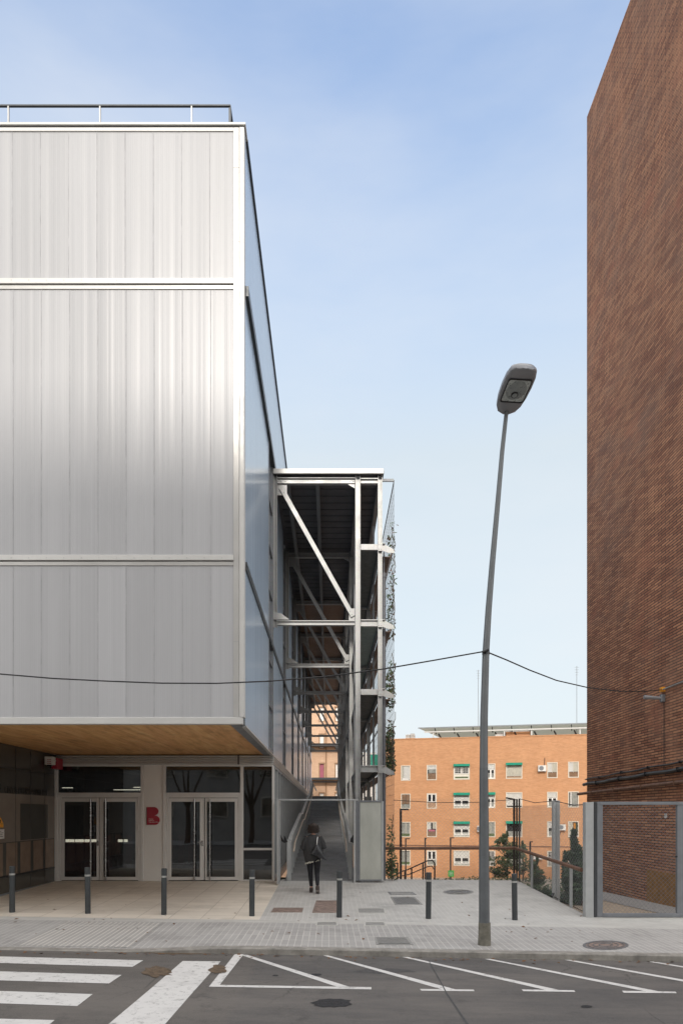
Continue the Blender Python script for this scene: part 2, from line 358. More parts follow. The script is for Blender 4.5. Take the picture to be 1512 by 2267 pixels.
# wood soffit
m, t, b = nodes('wood_soffit'); M['wood'] = m
g = noise(t, coords(t, (3.2, .35, 1)), 3.0, 8, .7); g2 = noise(t, coords(t, (1.8, .8, 1)), 1.6, 4, .6)
bo = t.nodes.new('ShaderNodeTexBrick'); t.links.new(coords(t, (1,1,1), (0,0,R(90))), bo.inputs['Vector'])
bo.inputs['Color1'].default_value = (.38,.38,.38,1); bo.inputs['Color2'].default_value = (.62,.62,.62,1); bo.inputs['Mortar'].default_value = (.3,.3,.3,1)
for k, x in (('Scale',1),('Mortar Size',.008),('Brick Width',2.6),('Row Height',.2)): bo.inputs[k].default_value = x
c = ramp(t, g, [(.25, (.36,.16,.05)), (.5, (.66,.36,.14)), (.75, (.78,.5,.24))])
c = mixc(t, .55, c, bo.outputs[0], 'OVERLAY'); c = mixc(t, ramp(t, g2, [(.55, 0.0), (.75, .5)]), c, (.15,.065,.025))
t.links.new(c, b.inputs['Base Color']); b.inputs['Roughness'].default_value = .55; bump(t, b, g, .15, .01)
# asphalt
m, t, b = nodes('asphalt'); M['asphalt'] = m; v = coords(t)
c = ramp(t, noise(t, v, 90, 3, .6), [(.35, (.065,.062,.059)), (.66, (.13,.125,.12))])
sx = t.nodes.new('ShaderNodeSeparateXYZ'); t.links.new(v, sx.inputs[0]); dv = t.nodes.new('ShaderNodeMath'); dv.operation = 'MULTIPLY_ADD'; dv.inputs[1].default_value = .1; dv.inputs[2].default_value = .6
t.links.new(sx.outputs[0], dv.inputs[0]); c = mixc(t, 1.0, c, ramp(t, dv.outputs[0], [(.494, (1.0,.96,.92)), (.502, (.8,.8,.82))]), 'MULTIPLY')   # older lighter asphalt left of the lengthwise joint
c = mixc(t, .0, c, c)
c = mixc(t, ramp(t, noise(t, coords(t, (.25,1,1)), .9, 7, .75), [(.38, 0.0), (.66, .75)]), c, (.165,.15,.135))
c = mixc(t, ramp(t, noise(t, v, 2.3, 6, .8), [(.55, 0.0), (.68, .6)]), c, (.055,.052,.05))
vo = t.nodes.new('ShaderNodeTexVoronoi'); vo.feature = 'DISTANCE_TO_EDGE'; vo.inputs['Scale'].default_value = .55
t.links.new(mixc(t, .35, v, noise(t, v, 2.2, 5, .7), 'ADD'), vo.inputs['Vector'])
c = mixc(t, mixc(t, 1.0, ramp(t, vo.outputs[0], [(0, .7), (.006, 0.0)]), ramp(t, noise(t, v, .45, 2, .5), [(.5, 0.0), (.6, 1.0)]), 'MULTIPLY'), c, (.025,.024,.024))
t.links.new(c, b.inputs['Base Color']); b.inputs['Roughness'].default_value = .82
bump(t, b, noise(t, v, 110, 3), .5, .006)
# worn paint
m, t, b = nodes('road_paint'); M['paint'] = m; v = coords(t)
c = mixc(t, ramp(t, noise(t, v, 11, 8, .8), [(.545, 0.0), (.64, .8)]), (.62,.61,.59), (.16,.155,.15))
c = mixc(t, ramp(t, noise(t, v, 2.5, 5, .7), [(.5, 0.0), (.75, .35)]), c, (.3,.29,.28))
t.links.new(c, b.inputs['Base Color']); b.inputs['Roughness'].default_value = .75
M['tile_grey'] = tiles('grey_pavement_tiles', (.36,.35,.335), (.56,.54,.51), .4, .105, .007, R(90), .1)
M['tile_tact'] = tiles('tactile_tiles', (.36,.35,.33), (.58,.55,.51), 3, .085, .014, R(90), .08, jointmix=.35)
M['tile_plaza'] = tiles('plaza_grey_tiles', (.47,.46,.435), (.58,.565,.54), .4, .1, .006, R(90), .06, jointmix=.7)
M['tile_porch'] = tiles('porch_beige_tiles', (.68,.62,.53), (.42,.37,.31), .6, .4, .008, 0, .07, jointmix=.35, dirt=(.3,.26,.2))
m, t, b = nodes('translucent_panel'); M['translucent'] = m
tl = t.nodes.new('ShaderNodeBsdfTranslucent'); tl.inputs[0].default_value = (.7,.72,.66,1); ms = t.nodes.new('ShaderNodeMixShader'); ms.inputs[0].default_value = .6
b.inputs['Base Color'].default_value = (.5,.5,.46,1); t.links.new(b.outputs[0], ms.inputs[1]); t.links.new(tl.outputs[0], ms.inputs[2]); t.links.new(ms.outputs[0], t.nodes['Material Output'].inputs[0])
# perforated sheet of the side gate
m, t, b = nodes('perforated_sheet'); M['perf'] = m
t.links.new(ramp(t, noise(t, coords(t, (1,1,.4)), 2.4, 5, .6), [(.3, (.4,.41,.37)), (.7, (.52,.53,.48))]), b.inputs['Base Color'])
vo = t.nodes.new('ShaderNodeTexVoronoi'); vo.inputs['Scale'].default_value = 55; vo.inputs['Randomness'].default_value = 0
t.links.new(coords(t), vo.inputs['Vector']); t.links.new(ramp(t, vo.outputs[0], [(.3, .85), (.34, 1.0)]), b.inputs['Alpha'])
# ------------------------------------------------------------------ ground shapes
def lerp(a, b, k): return a + (b-a)*k
def sm(x, a, b): k = max(0, min(1, (x-a)/(b-a))); return k*k*(3-2*k)
def zroad(x): return -.29 - .0175*max(-12, min(12, x))
def zkerb(x): return zroad(x) + .01 + .083*sm(x, -3.3, -1.2)
KY = 10.1
def gz(x, y):
    xc = max(-12, min(12, x)); ka = zkerb(xc); kb = -.185 - .0152*xc; kc = -.01*max(0, xc-1.5)
    if y <= 13.2: return lerp(ka, kb, max(0, (y-KY)/(13.2-KY)))
    return lerp(kb, kc, min(1, (y-13.2)/5.3))
def gpt(px, py, zf, dz=0):      # point of the photograph on a ground surface z = zf(x, y)
    Y = 12.0
    for _ in range(40):
        x = X(px, Y); Y = .5*Y + .5*(H - zf(x, Y)) * F / (py - CY)
    x = X(px, Y); return Vector((x, Y, zf(x, Y) + dz))
rd = lambda x, y: zroad(x)
def sheet(name, xs, ys, zf, mat, label=None, dz=0):
    mb = MB(); nx = len(xs); vs = [(x, y, zf(x, y)+dz) for y in ys for x in xs]
    fs = [(j*nx+i, j*nx+i+1, (j+1)*nx+i+1, (j+1)*nx+i) for j in range(len(ys)-1) for i in range(nx-1)]
    mb.add(vs, fs); o = mb.build(name, mat); o['kind'] = 'structure'
    if label: o['label'] = label
    return o
def fr(a, b, st):
    n = max(1, round((b-a)/st)); return [a + (b-a)*i/n for i in range(n+1)]
XS = [-40, -12] + fr(-11.5, -3.5, 1) + fr(-3.3, -1.2, .15) + fr(-1, 5.17, .5)
XSR = XS + fr(5.6, 12, 1) + [40]
sheet('ground', [-900, -60, 60, 900], [-900, -60, 90, 1500], lambda x, y: -5.6, M['earth'], 'open ground stretching to the horizon')
sheet('road', [-60, -12, 0, 12, 60], [-7, 0, KY], rd, M['asphalt'], 'grey asphalt road with worn painted markings')
sheet('pavement', XSR, fr(KY+.17, 12.45, .38), gz, M['tile_grey'], 'grey tiled pavement along the kerb', .0)
tx = [X(110, 11), X(330, 11)]
sheet('tactile_paving', [-4.75, -4.2, -3.6, -3.0], fr(KY+.25, 12.35, .35), gz, M['tile_tact'], 'ribbed tactile paving strip leading to the crosswalk', .005)
sheet('paving_strip', XSR, [12.45, 12.75], gz, M['strip'], 'pale concrete strip across the pavement')
PZX = [x for x in XS if x > -1.3]
sheet('plaza', [-1.3] + PZX, [12.75, 13.2] + fr(13.5, 18.5, .5) + [19.0], gz, M['tile_plaza'], 'pale grey tiled forecourt beside the ramp')
sheet('porch_floor', [x for x in XS if x < -1.31] + [-1.3], [12.75, 13.2] + fr(13.5, 18.5, .5), gz, M['tile_porch'], 'beige tiled floor under the wooden soffit')
sheet('gate_apron', [5.17] + [x for x in XSR if x > 5.2], [12.75, 13.2, 13.62], gz, M['strip'], 'pale concrete apron in front of the mesh gate')
sheet('opposite_pavement', [-60, 0, 60], [-14, -7], lambda x, y: -.17 - .0175*max(-12, min(12, x)), M['tile_grey'], 'pavement on the far side of the street')
# kerb
mb = MB(); ks = [-40, -12] + fr(-11, -3.3, .7) + fr(-3.2, -1.2, .2) + fr(-.9, 12, .6) + [40]
vs = []; fs = []
for x in ks: vs += [(x, KY, zroad(x)-.05), (x, KY, zkerb(x)-.014), (x, KY+.014, zkerb(x)+.001), (x, KY+.17, gz(x, KY+.17)+.001)]
for i in range(len(ks)-1):
    for j in range(3): fs.append((i*4+j, (i+1)*4+j, (i+1)*4+j+1, i*4+j+1))
mb.add(vs, fs); o = mb.build('kerb', M['kerb']); o['kind'] = 'structure'; o['label'] = 'worn stone kerb, dropped at the crosswalk'
# retaining edges of the forecourt
mb = MB()
mb.prism([(12.76, gz(5.17,12.76)-.004), (13.2, gz(5.17,13.2)-.004), (16, gz(5.17,16)-.004), (18.5, gz(5.17,18.5)-.004), (19.02, gz(5.17,19)-.004), (19.02, -1.2), (12.76, -1.2)], 'x', 5.12, 5.2)
mb.prism([(.9, gz(.9,19)-.004), (5.12, gz(5.12,19)-.004), (5.12, -1.2), (.9, -1.2)], 'y', 18.96, 19.03)
o = mb.build('retaining_edge', M['kerbtop']); o['kind'] = 'structure'; o['label'] = 'concrete edge of the forecourt above the park'
# park terrain
def park(x, y):
    pts = [(13.5, -.27), (16, -.36), (21, -.5), (26, -.74), (65, -4.42), (90, -5.5)]
    for (a, za), (b_, zb) in zip(pts, pts[1:]):
        if y <= b_: return lerp(za, zb, (y-a)/(b_-a)) + .02*math.sin(x*1.7+y)*(1 if y > 20 else .2)
    return -5.5
o = sheet('park_ground', fr(1.6, 5.1, .5) + fr(5.21, 12, .4) + [16, 24, 40], [19.05] + fr(20, 36, 1) + fr(38, 90, 4), park, M['gravel'], 'sandy path and slope of the park behind the railing')
o = sheet('park_path', fr(5.21, 8.6, .4), fr(13.62, 19.05, .5), park, M['gravel'], 'sandy gravel path behind the mesh gate')
o = sheet('gravel_border', [7.0, 7.5, 8.0], fr(13.7, 20, .5), park, M['gravelgrey'], 'strip of grey gravel at the foot of the brick wall', .012)
# ramp
def zr(y):
    pts = [(18.5, 0), (26, .72), (27.4, .72), (36, 1.66), (37.2, 1.7), (43, 2.72), (60, 2.74)]
    for (a, za), (b_, zb) in zip(pts, pts[1:]):
        if y <= b_: return lerp(za, zb, (y-a)/(b_-a))
    return 2.74
o = sheet('ramp', [-1.2, 0, .74], [18.5, 26, 27.4, 36, 37.2, 43, 60], lambda x, y: zr(y), M['concrete'], 'grey concrete ramp climbing between the handrails')
# ------------------------------------------------------------------ road markings
def marking(name, label, polys, mat, zf=rd, dz=.004, ext=None):
    mb = MB()
    for p in polys:
        w = [gpt(a, b_, zf, dz) if not isinstance(a, Vector) else a for a, b_ in p]
        mb.add(w, [tuple(range(len(w)))])
    o = mb.build(name, mat); o['kind'] = 'structure'; o['label'] = label; return o
marking('crosswalk_stripe', 'white crosswalk stripe nearest the kerb', [[(-300,2112),(0,2118),(318,2126.5),(294,2141),(0,2132.5),(-300,2124)]], M['paint'])
marking('crosswalk_stripe', 'second white crosswalk stripe from the kerb', [[(-300,2143),(0,2151),(270,2159),(242,2178),(0,2171),(-300,2164)]], M['paint'])
marking('crosswalk_stripe', 'third white crosswalk stripe from the kerb', [[(-300,2187),(0,2194.5),(206,2201.5),(172,2228),(0,2222),(-300,2212)]], M['paint'])
marking('crosswalk_stripe', 'white crosswalk stripe cut by the bottom of the picture', [[(-300,2247),(0,2256),(122,2259),(82,2292),(0,2288),(-300,2280)]], M['paint'])
marking('stop_line', 'broad white stop line running down beside the crosswalk', [[(405,2128),(489,2129),(428,2197),(367,2267),(310,2332),(166,2332),(242,2267),(330,2193)]], M['paint'])
marking('parking_line', 'white corner outline of the first parking bay', [[(520,2113),(540,2113),(487,2181),(463,2185)], [(463,2185),(487,2181),(822,2186),(822,2191)], [(533,2114.5),(548,2114.5),(779,2187),(748,2186)]], M['paint'])
for lb, d, tl in (('slanting white parking line second from the crosswalk', [(711,2114.5),(722,2114.5),(1008,2191),(978,2191)], [(929,2190),(1048,2191.5),(1050,2195),(933,2194)]),
                  ('slanting white parking line left of the lamp post', [(889,2119),(902,2119),(1236,2192),(1206,2192)], [(1154,2191),(1270,2193),(1273,2196.5),(1158,2195)]),
                  ('slanting white parking line right of the lamp post', [(1072,2123.5),(1085,2123.5),(1456,2195),(1426,2195)], [(1376,2194),(1494,2196),(1497,2199.5),(1380,2198.5)]),
                  ('slanting white parking line reaching the right picture edge', [(1248,2125.5),(1262,2125.5),(1680,2199),(1650,2199)], [(1600,2197),(1718,2199),(1722,2203),(1604,2202)]),
                  ('short slanting white line at the right picture edge', [(1434,2129.5),(1447,2129.5),(1900,2203),(1870,2203)], [(1822,2201),(1940,2203),(1944,2207),(1826,2206)])):
    marking('parking_line', lb, [d, tl], M['paint'], dz=.004 if d[0][0] < 1000 else .0042)
def blob(cx, cy, rx, ry, n=22, j=.14, seed=1):
    rnd = random.Random(seed); return [(cx+rx*math.cos(2*math.pi*k/n)*(1+rnd.uniform(-j,j)), cy+ry*math.sin(2*math.pi*k/n)*(1+rnd.uniform(-j,j))) for k in range(n)]
marking('asphalt_patch', 'round dark repair patch in the road', [blob(735, 2221, 44, 10)], M['patch'])
marking('asphalt_patch', 'small dark round spot in the road at the right', [blob(1298, 2229, 13, 3, seed=3)], M['patch'])
marking('pothole', 'brown pothole eating into the broad white line', [blob(352, 2152, 33, 11, 26, .3, 4)], M['pothole'], dz=.007)
marking('pothole', 'small brown pothole right of the broad white line', [blob(482, 2148, 18, 9, 22, .35, 5)], M['pothole'], dz=.007)
marking('road_seam', 'dark tar seam running across the parking lines', [[(947,2126),(949,2126),(971,2165),(969,2165)], [(969,2165),(971,2165),(990,2200),(987,2200)], [(987,2200),(990,2200),(1042,2275),(1037,2275)]], M['tarseam'], dz=.0055)
marking('asphalt_patch', 'faint worn patch between the parking lines', [blob(850,2150,60,5,26,.25,17)], M['newpatch'], dz=.0025)
marking('oil_spot', 'small oil drips inside the first parking bay', [blob(610,2160,7,1.6,seed=14)], M['patch'], dz=.003)
marking('oil_spot', 'dark oil spot beside the crosswalk', [blob(700,2158,12,2.5,seed=12)], M['patch'], dz=.003)
marking('gutter_dirt', 'dark broken gutter at the end of the dropped kerb', [blob(400, 2110, 66, 3.2, 30, .3, 8)], M['pothole'], dz=.003)
# covers: countable street fittings
def cover(name, label, poly, mat, rim, dz=.006, slots=0, rings=False):
    pts = [gpt(a, b_, gz, dz) for a, b_ in poly]
    c = sum(pts, Vector())/len(pts); t_ = thing(name, label, 'cover', c)
    ins = [c + (p-c)*.86 for p in pts]; n = len(pts)
    MB().add(pts+ins+[p+Vector((0,0,-.03)) for p in pts], [(i,(i+1)%n,n+(i+1)%n,n+i) for i in range(n)] + [(i,2*n+i,2*n+(i+1)%n,(i+1)%n) for i in range(n)]).build('rim', rim, t_)
    MB().add([p+Vector((0,0,-.003)) for p in ins], [tuple(range(n))]).build('plate', mat, t_)
    if slots:
        mb = MB(); a, b_, c2, d = ins[:4]
        for i in range(slots):
            k = (i+.5)/slots; p = a.lerp(b_, k); q = d.lerp(c2, k); mb.bar(p.lerp(q,.06), p.lerp(q,.94), .014, .012)
        mb.build('grille_bars', rim, t_)
    if rings:
        mb = MB()
        for rr_ in (.3, .55, .78):
            ps = [c + (p-c)*rr_ + Vector((0,0,.002)) for p in pts]; mb.tube(ps+[ps[0]], .008, 4, False)
        mb.build('raised_ring', rim, t_)
    return t_
def el(cx, cy, rx, ry, n=24): return [(cx+rx*math.cos(2*math.pi*k/n), cy+ry*math.sin(2*math.pi*k/n)) for k in range(n)]
cover('manhole_cover', 'large round manhole cover on the pavement at the right', el(1340,2093,51,10.5), M['rust'], M['iron'], rings=True)
cover('manhole_cover', 'round manhole cover between the two bollards right of the ramp', el(1014,1975,34,5.5), M['iron'], M['greycover'], rings=True)
cover('drain_grate', 'barred drain grate on the pavement left of the lamp post', [(828,2075),(903,2075),(915,2092),(833,2092)], M['iron'], M['greycover'], slots=22)
cover('drain_grate', 'dark ribbed drain grate left of the bollard near the lamp post', [(864,1986),(918,1986),(936,2003),(874,2003)], M['iron'], M['greycover'], slots=14)
cover('utility_cover', 'small dark cover just behind the ribbed drain grate', [(858,1975),(912,1975),(922,1981),(864,1981)], M['greycover'], M['iron'])
cover('utility_cover', 'narrow rusty cover right of the fourth bollard', [(606,2010),(672,2010),(669,2020),(600,2020)], M['rust'], M['rust'])
cover('utility_cover', 'large square rusty cover beside the middle bollard', [(700,1994),(752,1994),(752,2021),(691,2021)], M['rust'], M['rust'])
cover('utility_cover', 'grey flat cover right of the middle bollard', [(788,2011),(853,2011),(856,2022),(790,2022)], M['greycover'], M['strip'])
cover('utility_cover', 'small pale cover in the pavement before the middle bollard', [(700,2042),(747,2042),(749,2049),(698,2049)], M['greycover'], M['strip'])
cover('utility_cover', 'small brownish cover in the pavement right of the middle bollard', [(806,2042),(852,2042),(856,2050),(806,2050)], M['greycover'], M['strip'])
# ------------------------------------------------------------------ sports centre
FY, EY, SX = 12.1, 18.5, -1.5          # front plane, entrance plane, side plane
zf = lambda py: Z(py, FY)
xf = lambda px: X(px, FY)
ze = lambda py: Z(py, EY)
xe = lambda px: X(px, EY)
BX0 = -22.0; BY1 = 59.6; ZS = 3.4; ZT = zf(276)
sc_ = thing('sports_centre', 'translucent white panelled sports centre with a wooden soffit over its glass entrance', 'building', (-8, 30, 0))
mb = MB()
mb.box(BX0, SX-.1, FY+.12, 17.0, ZS+.1, ZT-.25); mb.box(BX0, SX-.1, 17.0, BY1, ZS+.1, ZT-.25)
mb.build('wall', M['render'], sc_)
MB().box(BX0, SX-.06, FY+.05, BY1, ZT-.25, ZT-.06).build('roof', M['roofdark'], sc_)
# cladding: joints every 62.3 px at the front plane
bands = [(290, 617), (640, 1229), (1252, 1588)]
xr = xf(517)
for bi, (a, b_) in enumerate(bands):
    x1 = xr; k = 0
    first = xf(464 + (2 if bi else 0))
    edges = [xr, first]
    while edges[-1] > -9.5: edges.append(edges[-1] - .5)
    for i in range(len(edges)-1):
        MB().box(edges[i+1]+.012, edges[i]-.0, FY+.016, FY+.1, zf(b_)-.03, zf(a)+.03).build('cladding_panel', M['pc_front'], sc_)
        MB().box(edges[i+1]-.004, edges[i+1]+.012, FY+.012, FY+.1, zf(b_)-.03, zf(a)+.03).build('panel_joint', M['seam'], sc_)
    MB().box(BX0, edges[-1]-.004, FY+.016, FY+.1, zf(b_)-.03, zf(a)+.03).build('cladding_panel', M['pc_front'], sc_)
def band(a, m_, b_):     # light rail, dark gap, thin light rail
    MB().box(BX0, xr+.002, FY-.02, FY+.12, zf(m_), zf(a)).build('facade_rail', M['white'], sc_, bevel=.006)
    MB().box(BX0, xr+.002, FY+.03, FY+.12, zf(m_+2), zf(m_)).build('shadow_gap', M['darkgap'], sc_)
    MB().box(BX0, xr+.002, FY+.0, FY+.12, zf(b_), zf(m_+2)).build('facade_rail', M['whitetrim'], sc_, bevel=.006)
band(617, 629, 640); band(1229, 1241, 1252)
MB().box(BX0, SX-.02, FY-.01, FY+.12, zf(1603), zf(1588)).build('facade_rail', M['white'], sc_, bevel=.006)
MB().box(BX0, xr, FY+.0, FY+.12, zf(290), zf(281.5)).build('facade_rail', M['white'], sc_, bevel=.005)
mb = MB(); mb.box(xr, xf(530), FY-.005, FY+.12, zf(1588)+.001, zf(282)); mb.build('corner_post', M['whitetrim'], sc_, bevel=.005)
mb = MB(); mb.box(xf(530)+.004, SX+.005, FY-.015, FY+.18, zf(1588)+.001, zf(282)); mb.build('corner_post', M['white'], sc_, bevel=.008)
for pyj in (371, 535, 850, 1420):
    MB().box(xr+.001, xf(530)-.001, FY-.0065, FY, zf(pyj+1), zf(pyj)).build('trim_joint', M['seam'], sc_)
MB().box(BX0, SX-.0, FY+.02, FY+.14, zf(281.5), zf(277.5)).build('shadow_gap', M['darkgap'], sc_)
mb = MB(); mb.box(BX0, SX+.03, FY-.015, FY+.3, zf(277.5), zf(271.5)); mb.build('coping', M['white'], sc_, bevel=.006)
MB().box(SX-.3, SX+.035, FY+.3, BY1, ZT-.05, ZT+.035).build('coping', M['coping'], sc_)
# screw dots on the rails
mb = MB()
for py in (622, 1236):
    for i in range(16): x = xr - .2 - i*.31; mb.box(x-.006, x+.006, FY-.024, FY-.019, zf(py)-.006, zf(py)+.006)
mb.build('screw_heads', M['seam'], sc_)
# side facade
strips = [(17.05 + 5.3*k, 18.35 + 5.3*k) for k in range(8)]
ys = [FY+.18]; 
for a, b_ in strips: ys += [a, b_]
ys.append(BY1)
lv = [(ZS, 6.2), (6.34, 11.12), (11.3, ZT-.06)]
for li, (a, b_) in enumerate(lv):
    if li == 2: segs = [(FY+.18, BY1)]
    else: segs = [(ys[i], ys[i+1]) for i in range(0, len(ys), 2)]
    for s0, s1 in segs:
        MB().box(SX-.09, SX, s0, s1, a, b_).build('side_cladding', M['pc_side'], sc_)
for z0, z1, pr in ((6.2, 6.26, .03), (6.28, 6.34, .03), (11.12, 11.3, .06)):
    MB().box(SX-.1, SX+pr, FY+.18, BY1, z0, z1).build('side_rail', M['coping'], sc_)
MB().box(SX-.1, SX+.01, FY+.18, BY1, 6.26, 6.28).build('shadow_gap', M['darkgap'], sc_)
for i, (a, b_) in enumerate(strips):
    for (z0, z1) in ((ZS, 6.2), (6.34, 11.12)):
        w = MB().box(SX-.1, SX-.04, a, b_, z0, z1).build('louvre_window', M['winpane'], sc_)
        mb = MB(); zz = z0
        while zz < z1-.2:
            mb.bar((SX-.05, a+.03, zz+.05), (SX-.05, b_-.03, zz+.05), .09, .04); zz += 1.15
        mb.box(SX-.06, SX+.012, a-.03, a+.03, z0, z1); mb.box(SX-.06, SX+.012, b_-.03, b_+.03, z0, z1)
        mb.build('window_frame', M['galvd'], w)
# soffit
MB().box(BX0, xf(508), FY+.13, EY+.1, ZS+.02, ZS+.1).build('wooden_soffit', M['wood'], sc_)
mb = MB(); mb.box(xf(508)+.003, SX-.001, FY+.125, EY+.1, ZS, ZS+.1); mb.build('soffit_edge', M['gate'], sc_)
mb = MB(); mb.box(SX-.06, SX+.02, FY+.18, BY1, ZS-.03, ZS-.002); mb.build('drip_rail', M['whitetrim'], sc_)
# fluted lintel
zl0, zl1 = ze(1693), ZS-.005
mb = MB()
prof = []
n = 5; hh = (zl1-zl0)/n
for i in range(n):
    for k in range(5):
        t_ = math.pi*k/4; prof.append((-.035*math.sin(t_), zl1 - hh*i - hh*.5*(1-math.cos(t_))*.96))
poly = [(EY-.09+a, b_) for a, b_ in prof] + [(EY+.1, zl0), (EY+.1, zl1)]
mb.prism(poly, 'x', xe(128), SX+.0); mb.build('fluted_lintel', M['whitetrim'], sc_, smooth=False)
mb = MB(); poly = [(SX+.005-a*.8, b_) for a, b_ in prof] + [(SX-.1, zl0), (SX-.1, zl1)]
mb.prism(poly, 'y', EY-.09, BY1); mb.build('fluted_lintel', M['whitetrim'], sc_)
MB().box(xe(528), xe(531), EY-.13, EY-.02, zl0, zl1).build('shadow_gap', M['darkgap'], sc_)
# entrance wall pieces
def fbox(px0, px1, py0, py1, y0, y1, name, mat, par=None, bev=.004): return MB().box(xe(px0), xe(px1), y0, y1, ze(py1), ze(py0)).build(name, mat, par or sc_, bevel=bev)
fbox(320, 363, 1693, 1950, EY-.06, EY+.06, 'pier', M['pier'])
for a, b_ in ((124,131),(314,320),(363,369),(533,540)): fbox(a, b_, 1693, 1950, EY-.09, EY+.06, 'mullion', M['frame'])
fbox(131, 314, 1693, 1697, EY-.08, EY+.05, 'head_rail', M['frame']); fbox(369, 533, 1693, 1697, EY-.08, EY+.05, 'head_rail', M['frame'])
fbox(540, 606, 1693, 1697, EY-.08, EY+.05, 'head_rail', M['frame'])
fbox(131, 314, 1755, 1760, EY-.08, EY+.05, 'transom', M['frame']); fbox(369, 533, 1755, 1760, EY-.08, EY+.05, 'transom', M['frame'])
fbox(540, 603, 1877, 1882, EY-.08, EY+.05, 'transom', M['frame'])
fbox(540, 603, 1947, 1951, EY-.08, EY+.05, 'transom', M['frame'])
for a, b_, c_, d in ((131,314,1697,1755),(369,533,1697,1755),(540,603,1697,1877),(540,603,1882,1947)):
    fbox(a, b_, c_, d, EY-.02, EY-.008, 'glass_pane', M['glass'], None, 0)
fbox(603, 607.5, 1697, 1951, EY-.09, EY+.0, 'mullion', M['frame'])
fbox(131, 314, 1760, 1766, EY-.07, EY+.04, 'door_lintel', M['frame']); fbox(369, 533, 1760, 1766, EY-.07, EY+.04, 'door_lintel', M['frame'])
for a, b_ in ((131,137),(308,314),(369,374),(528,533)): fbox(a, b_, 1766, 1950, EY-.07, EY+.04, 'door_jamb', M['frame'])
def leaf(p0, p1, g0, g1, hx, lock, side):
    d = MB(); y0, y1 = EY-.055, EY-.005
    d.box(xe(p0), xe(g0), y0, y1, ze(1948), ze(1767)); d.box(xe(g1), xe(p1), y0, y1, ze(1948), ze(1767))
    d.box(xe(g0), xe(g1), y0, y1, ze(1948), ze(1941)); d.box(xe(g0), xe(g1), y0, y1, ze(1775), ze(1767))
    dr = d.build('door', M['frame'], sc_)
    fbox(g0, g1, 1775, 1941, EY-.035, EY-.025, 'glass_pane', M['glass'], dr, 0)
    h = MB(); x = xe(hx); h.tube([(x, EY-.13, ze(1949)), (x, EY-.13, ze(1769))], .022, 10)
    for py in (1772, 1945): h.tube([(x, EY-.13, ze(py)), (x, EY-.055, ze(py))], .012, 8)
    h.build('door_handle', M['steel'], dr, smooth=True)
    if lock:
        k = MB(); k.box(xe(lock-2), xe(lock+2), EY-.075, EY-.055, ze(1872), ze(1861)); k.bar((xe(lock), EY-.09, ze(1864)), (xe(lock-9), EY-.09, ze(1864)), .012, .016); k.build('lock_plate', M['steel'], dr)
    for py in (1785, 1838, 1890, 1938): MB().tube([(xe(side), EY-.075, ze(py)), (xe(side), EY-.075, ze(py-14))], .012, 6).build('hinge', M['frame'], dr)
leaf(138, 221.5, 145, 216, 205, 219, 136); leaf(223, 307.5, 231, 302, 238, None, 309)
leaf(374.5, 453, 381, 444, 433, 449, 372.5); leaf(455, 528, 459, 521, 467, None, 529.5)
# interior hall
mb = MB(); mb.box(BX0, SX-.12, 27, 27.2, 0, ZS); mb.box(BX0, BX0+.2, EY, 27, 0, ZS); mb.build('interior_wall', M['interior'], sc_)
MB().box(BX0, SX-.1, EY-.05, 27.2, -.3, -.012).build('interior_floor', M['intfloor'], sc_)
MB().box(BX0, SX-.12, EY+.1, 27.2, ZS+.0, ZS+.09).build('interior_ceiling', M['interior'], sc_)
YI = 21.5
MB().box(X(100, YI), X(250, YI), YI, YI+.5, 0, Z(1866, YI)).build('reception_counter', M['redpanel'], sc_)
mb = MB()
for a, b_ in ((146,154),(155,165),(167,186),(188,214),(262,272),(275,283)): mb.box(X(a, YI+.3), X(b_, YI+.3), YI+.3, YI+.32, Z(1865, YI), Z(1859, YI))
mb.build('reception_light', M['lightstrip'], sc_)
mb = MB()
for a, b_, py in ((138,161,1744),(252,312,1748.5),(296,312,1743)): mb.box(X(a, 23), X(b_, 23), 23, 23.05, Z(py, 23)-.012, Z(py, 23)+.012)
mb.build('ceiling_light', M['lightstrip'], sc_)
mb = MB()
for k in range(12): mb.box(X(150, YI)+k*.35, X(150, YI)+k*.35+.2, YI+1.5, YI+1.55, 0, 1.1)
mb.build('interior_slats', M['redpanel'], sc_)
# side glazing along the ramp
mb = MB(); mb.box(SX-.03, SX-.02, EY, BY1, 0, zl0); mb.build('side_glazing', M['glass'], sc_)
for k in range(37):
    y = EY + .35 + k*1.1
    MB().box(SX-.07, SX+.028, y-.025, y+.025, 0, zl0-.001).build('mullion', M['gatelt'], sc_)
MB().box(SX-.07, SX+.015, EY, BY1, zl0-.08, zl0-.002).build('head_rail', M['galvd'], sc_)
MB().box(SX-.09, SX+.01, EY, BY1, 0, .12).build('bottom_rail', M['galvd'], sc_)
mb = MB()
for k in range(9): mb.box(-6.5, -2.4, 29+k*3.2, 29.2+k*3.2, 0, 3.0)
mb.box(-6.7, -6.5, 27.3, BY1, 0, 3.3); mb.build('inner_partition', M['render'], sc_)
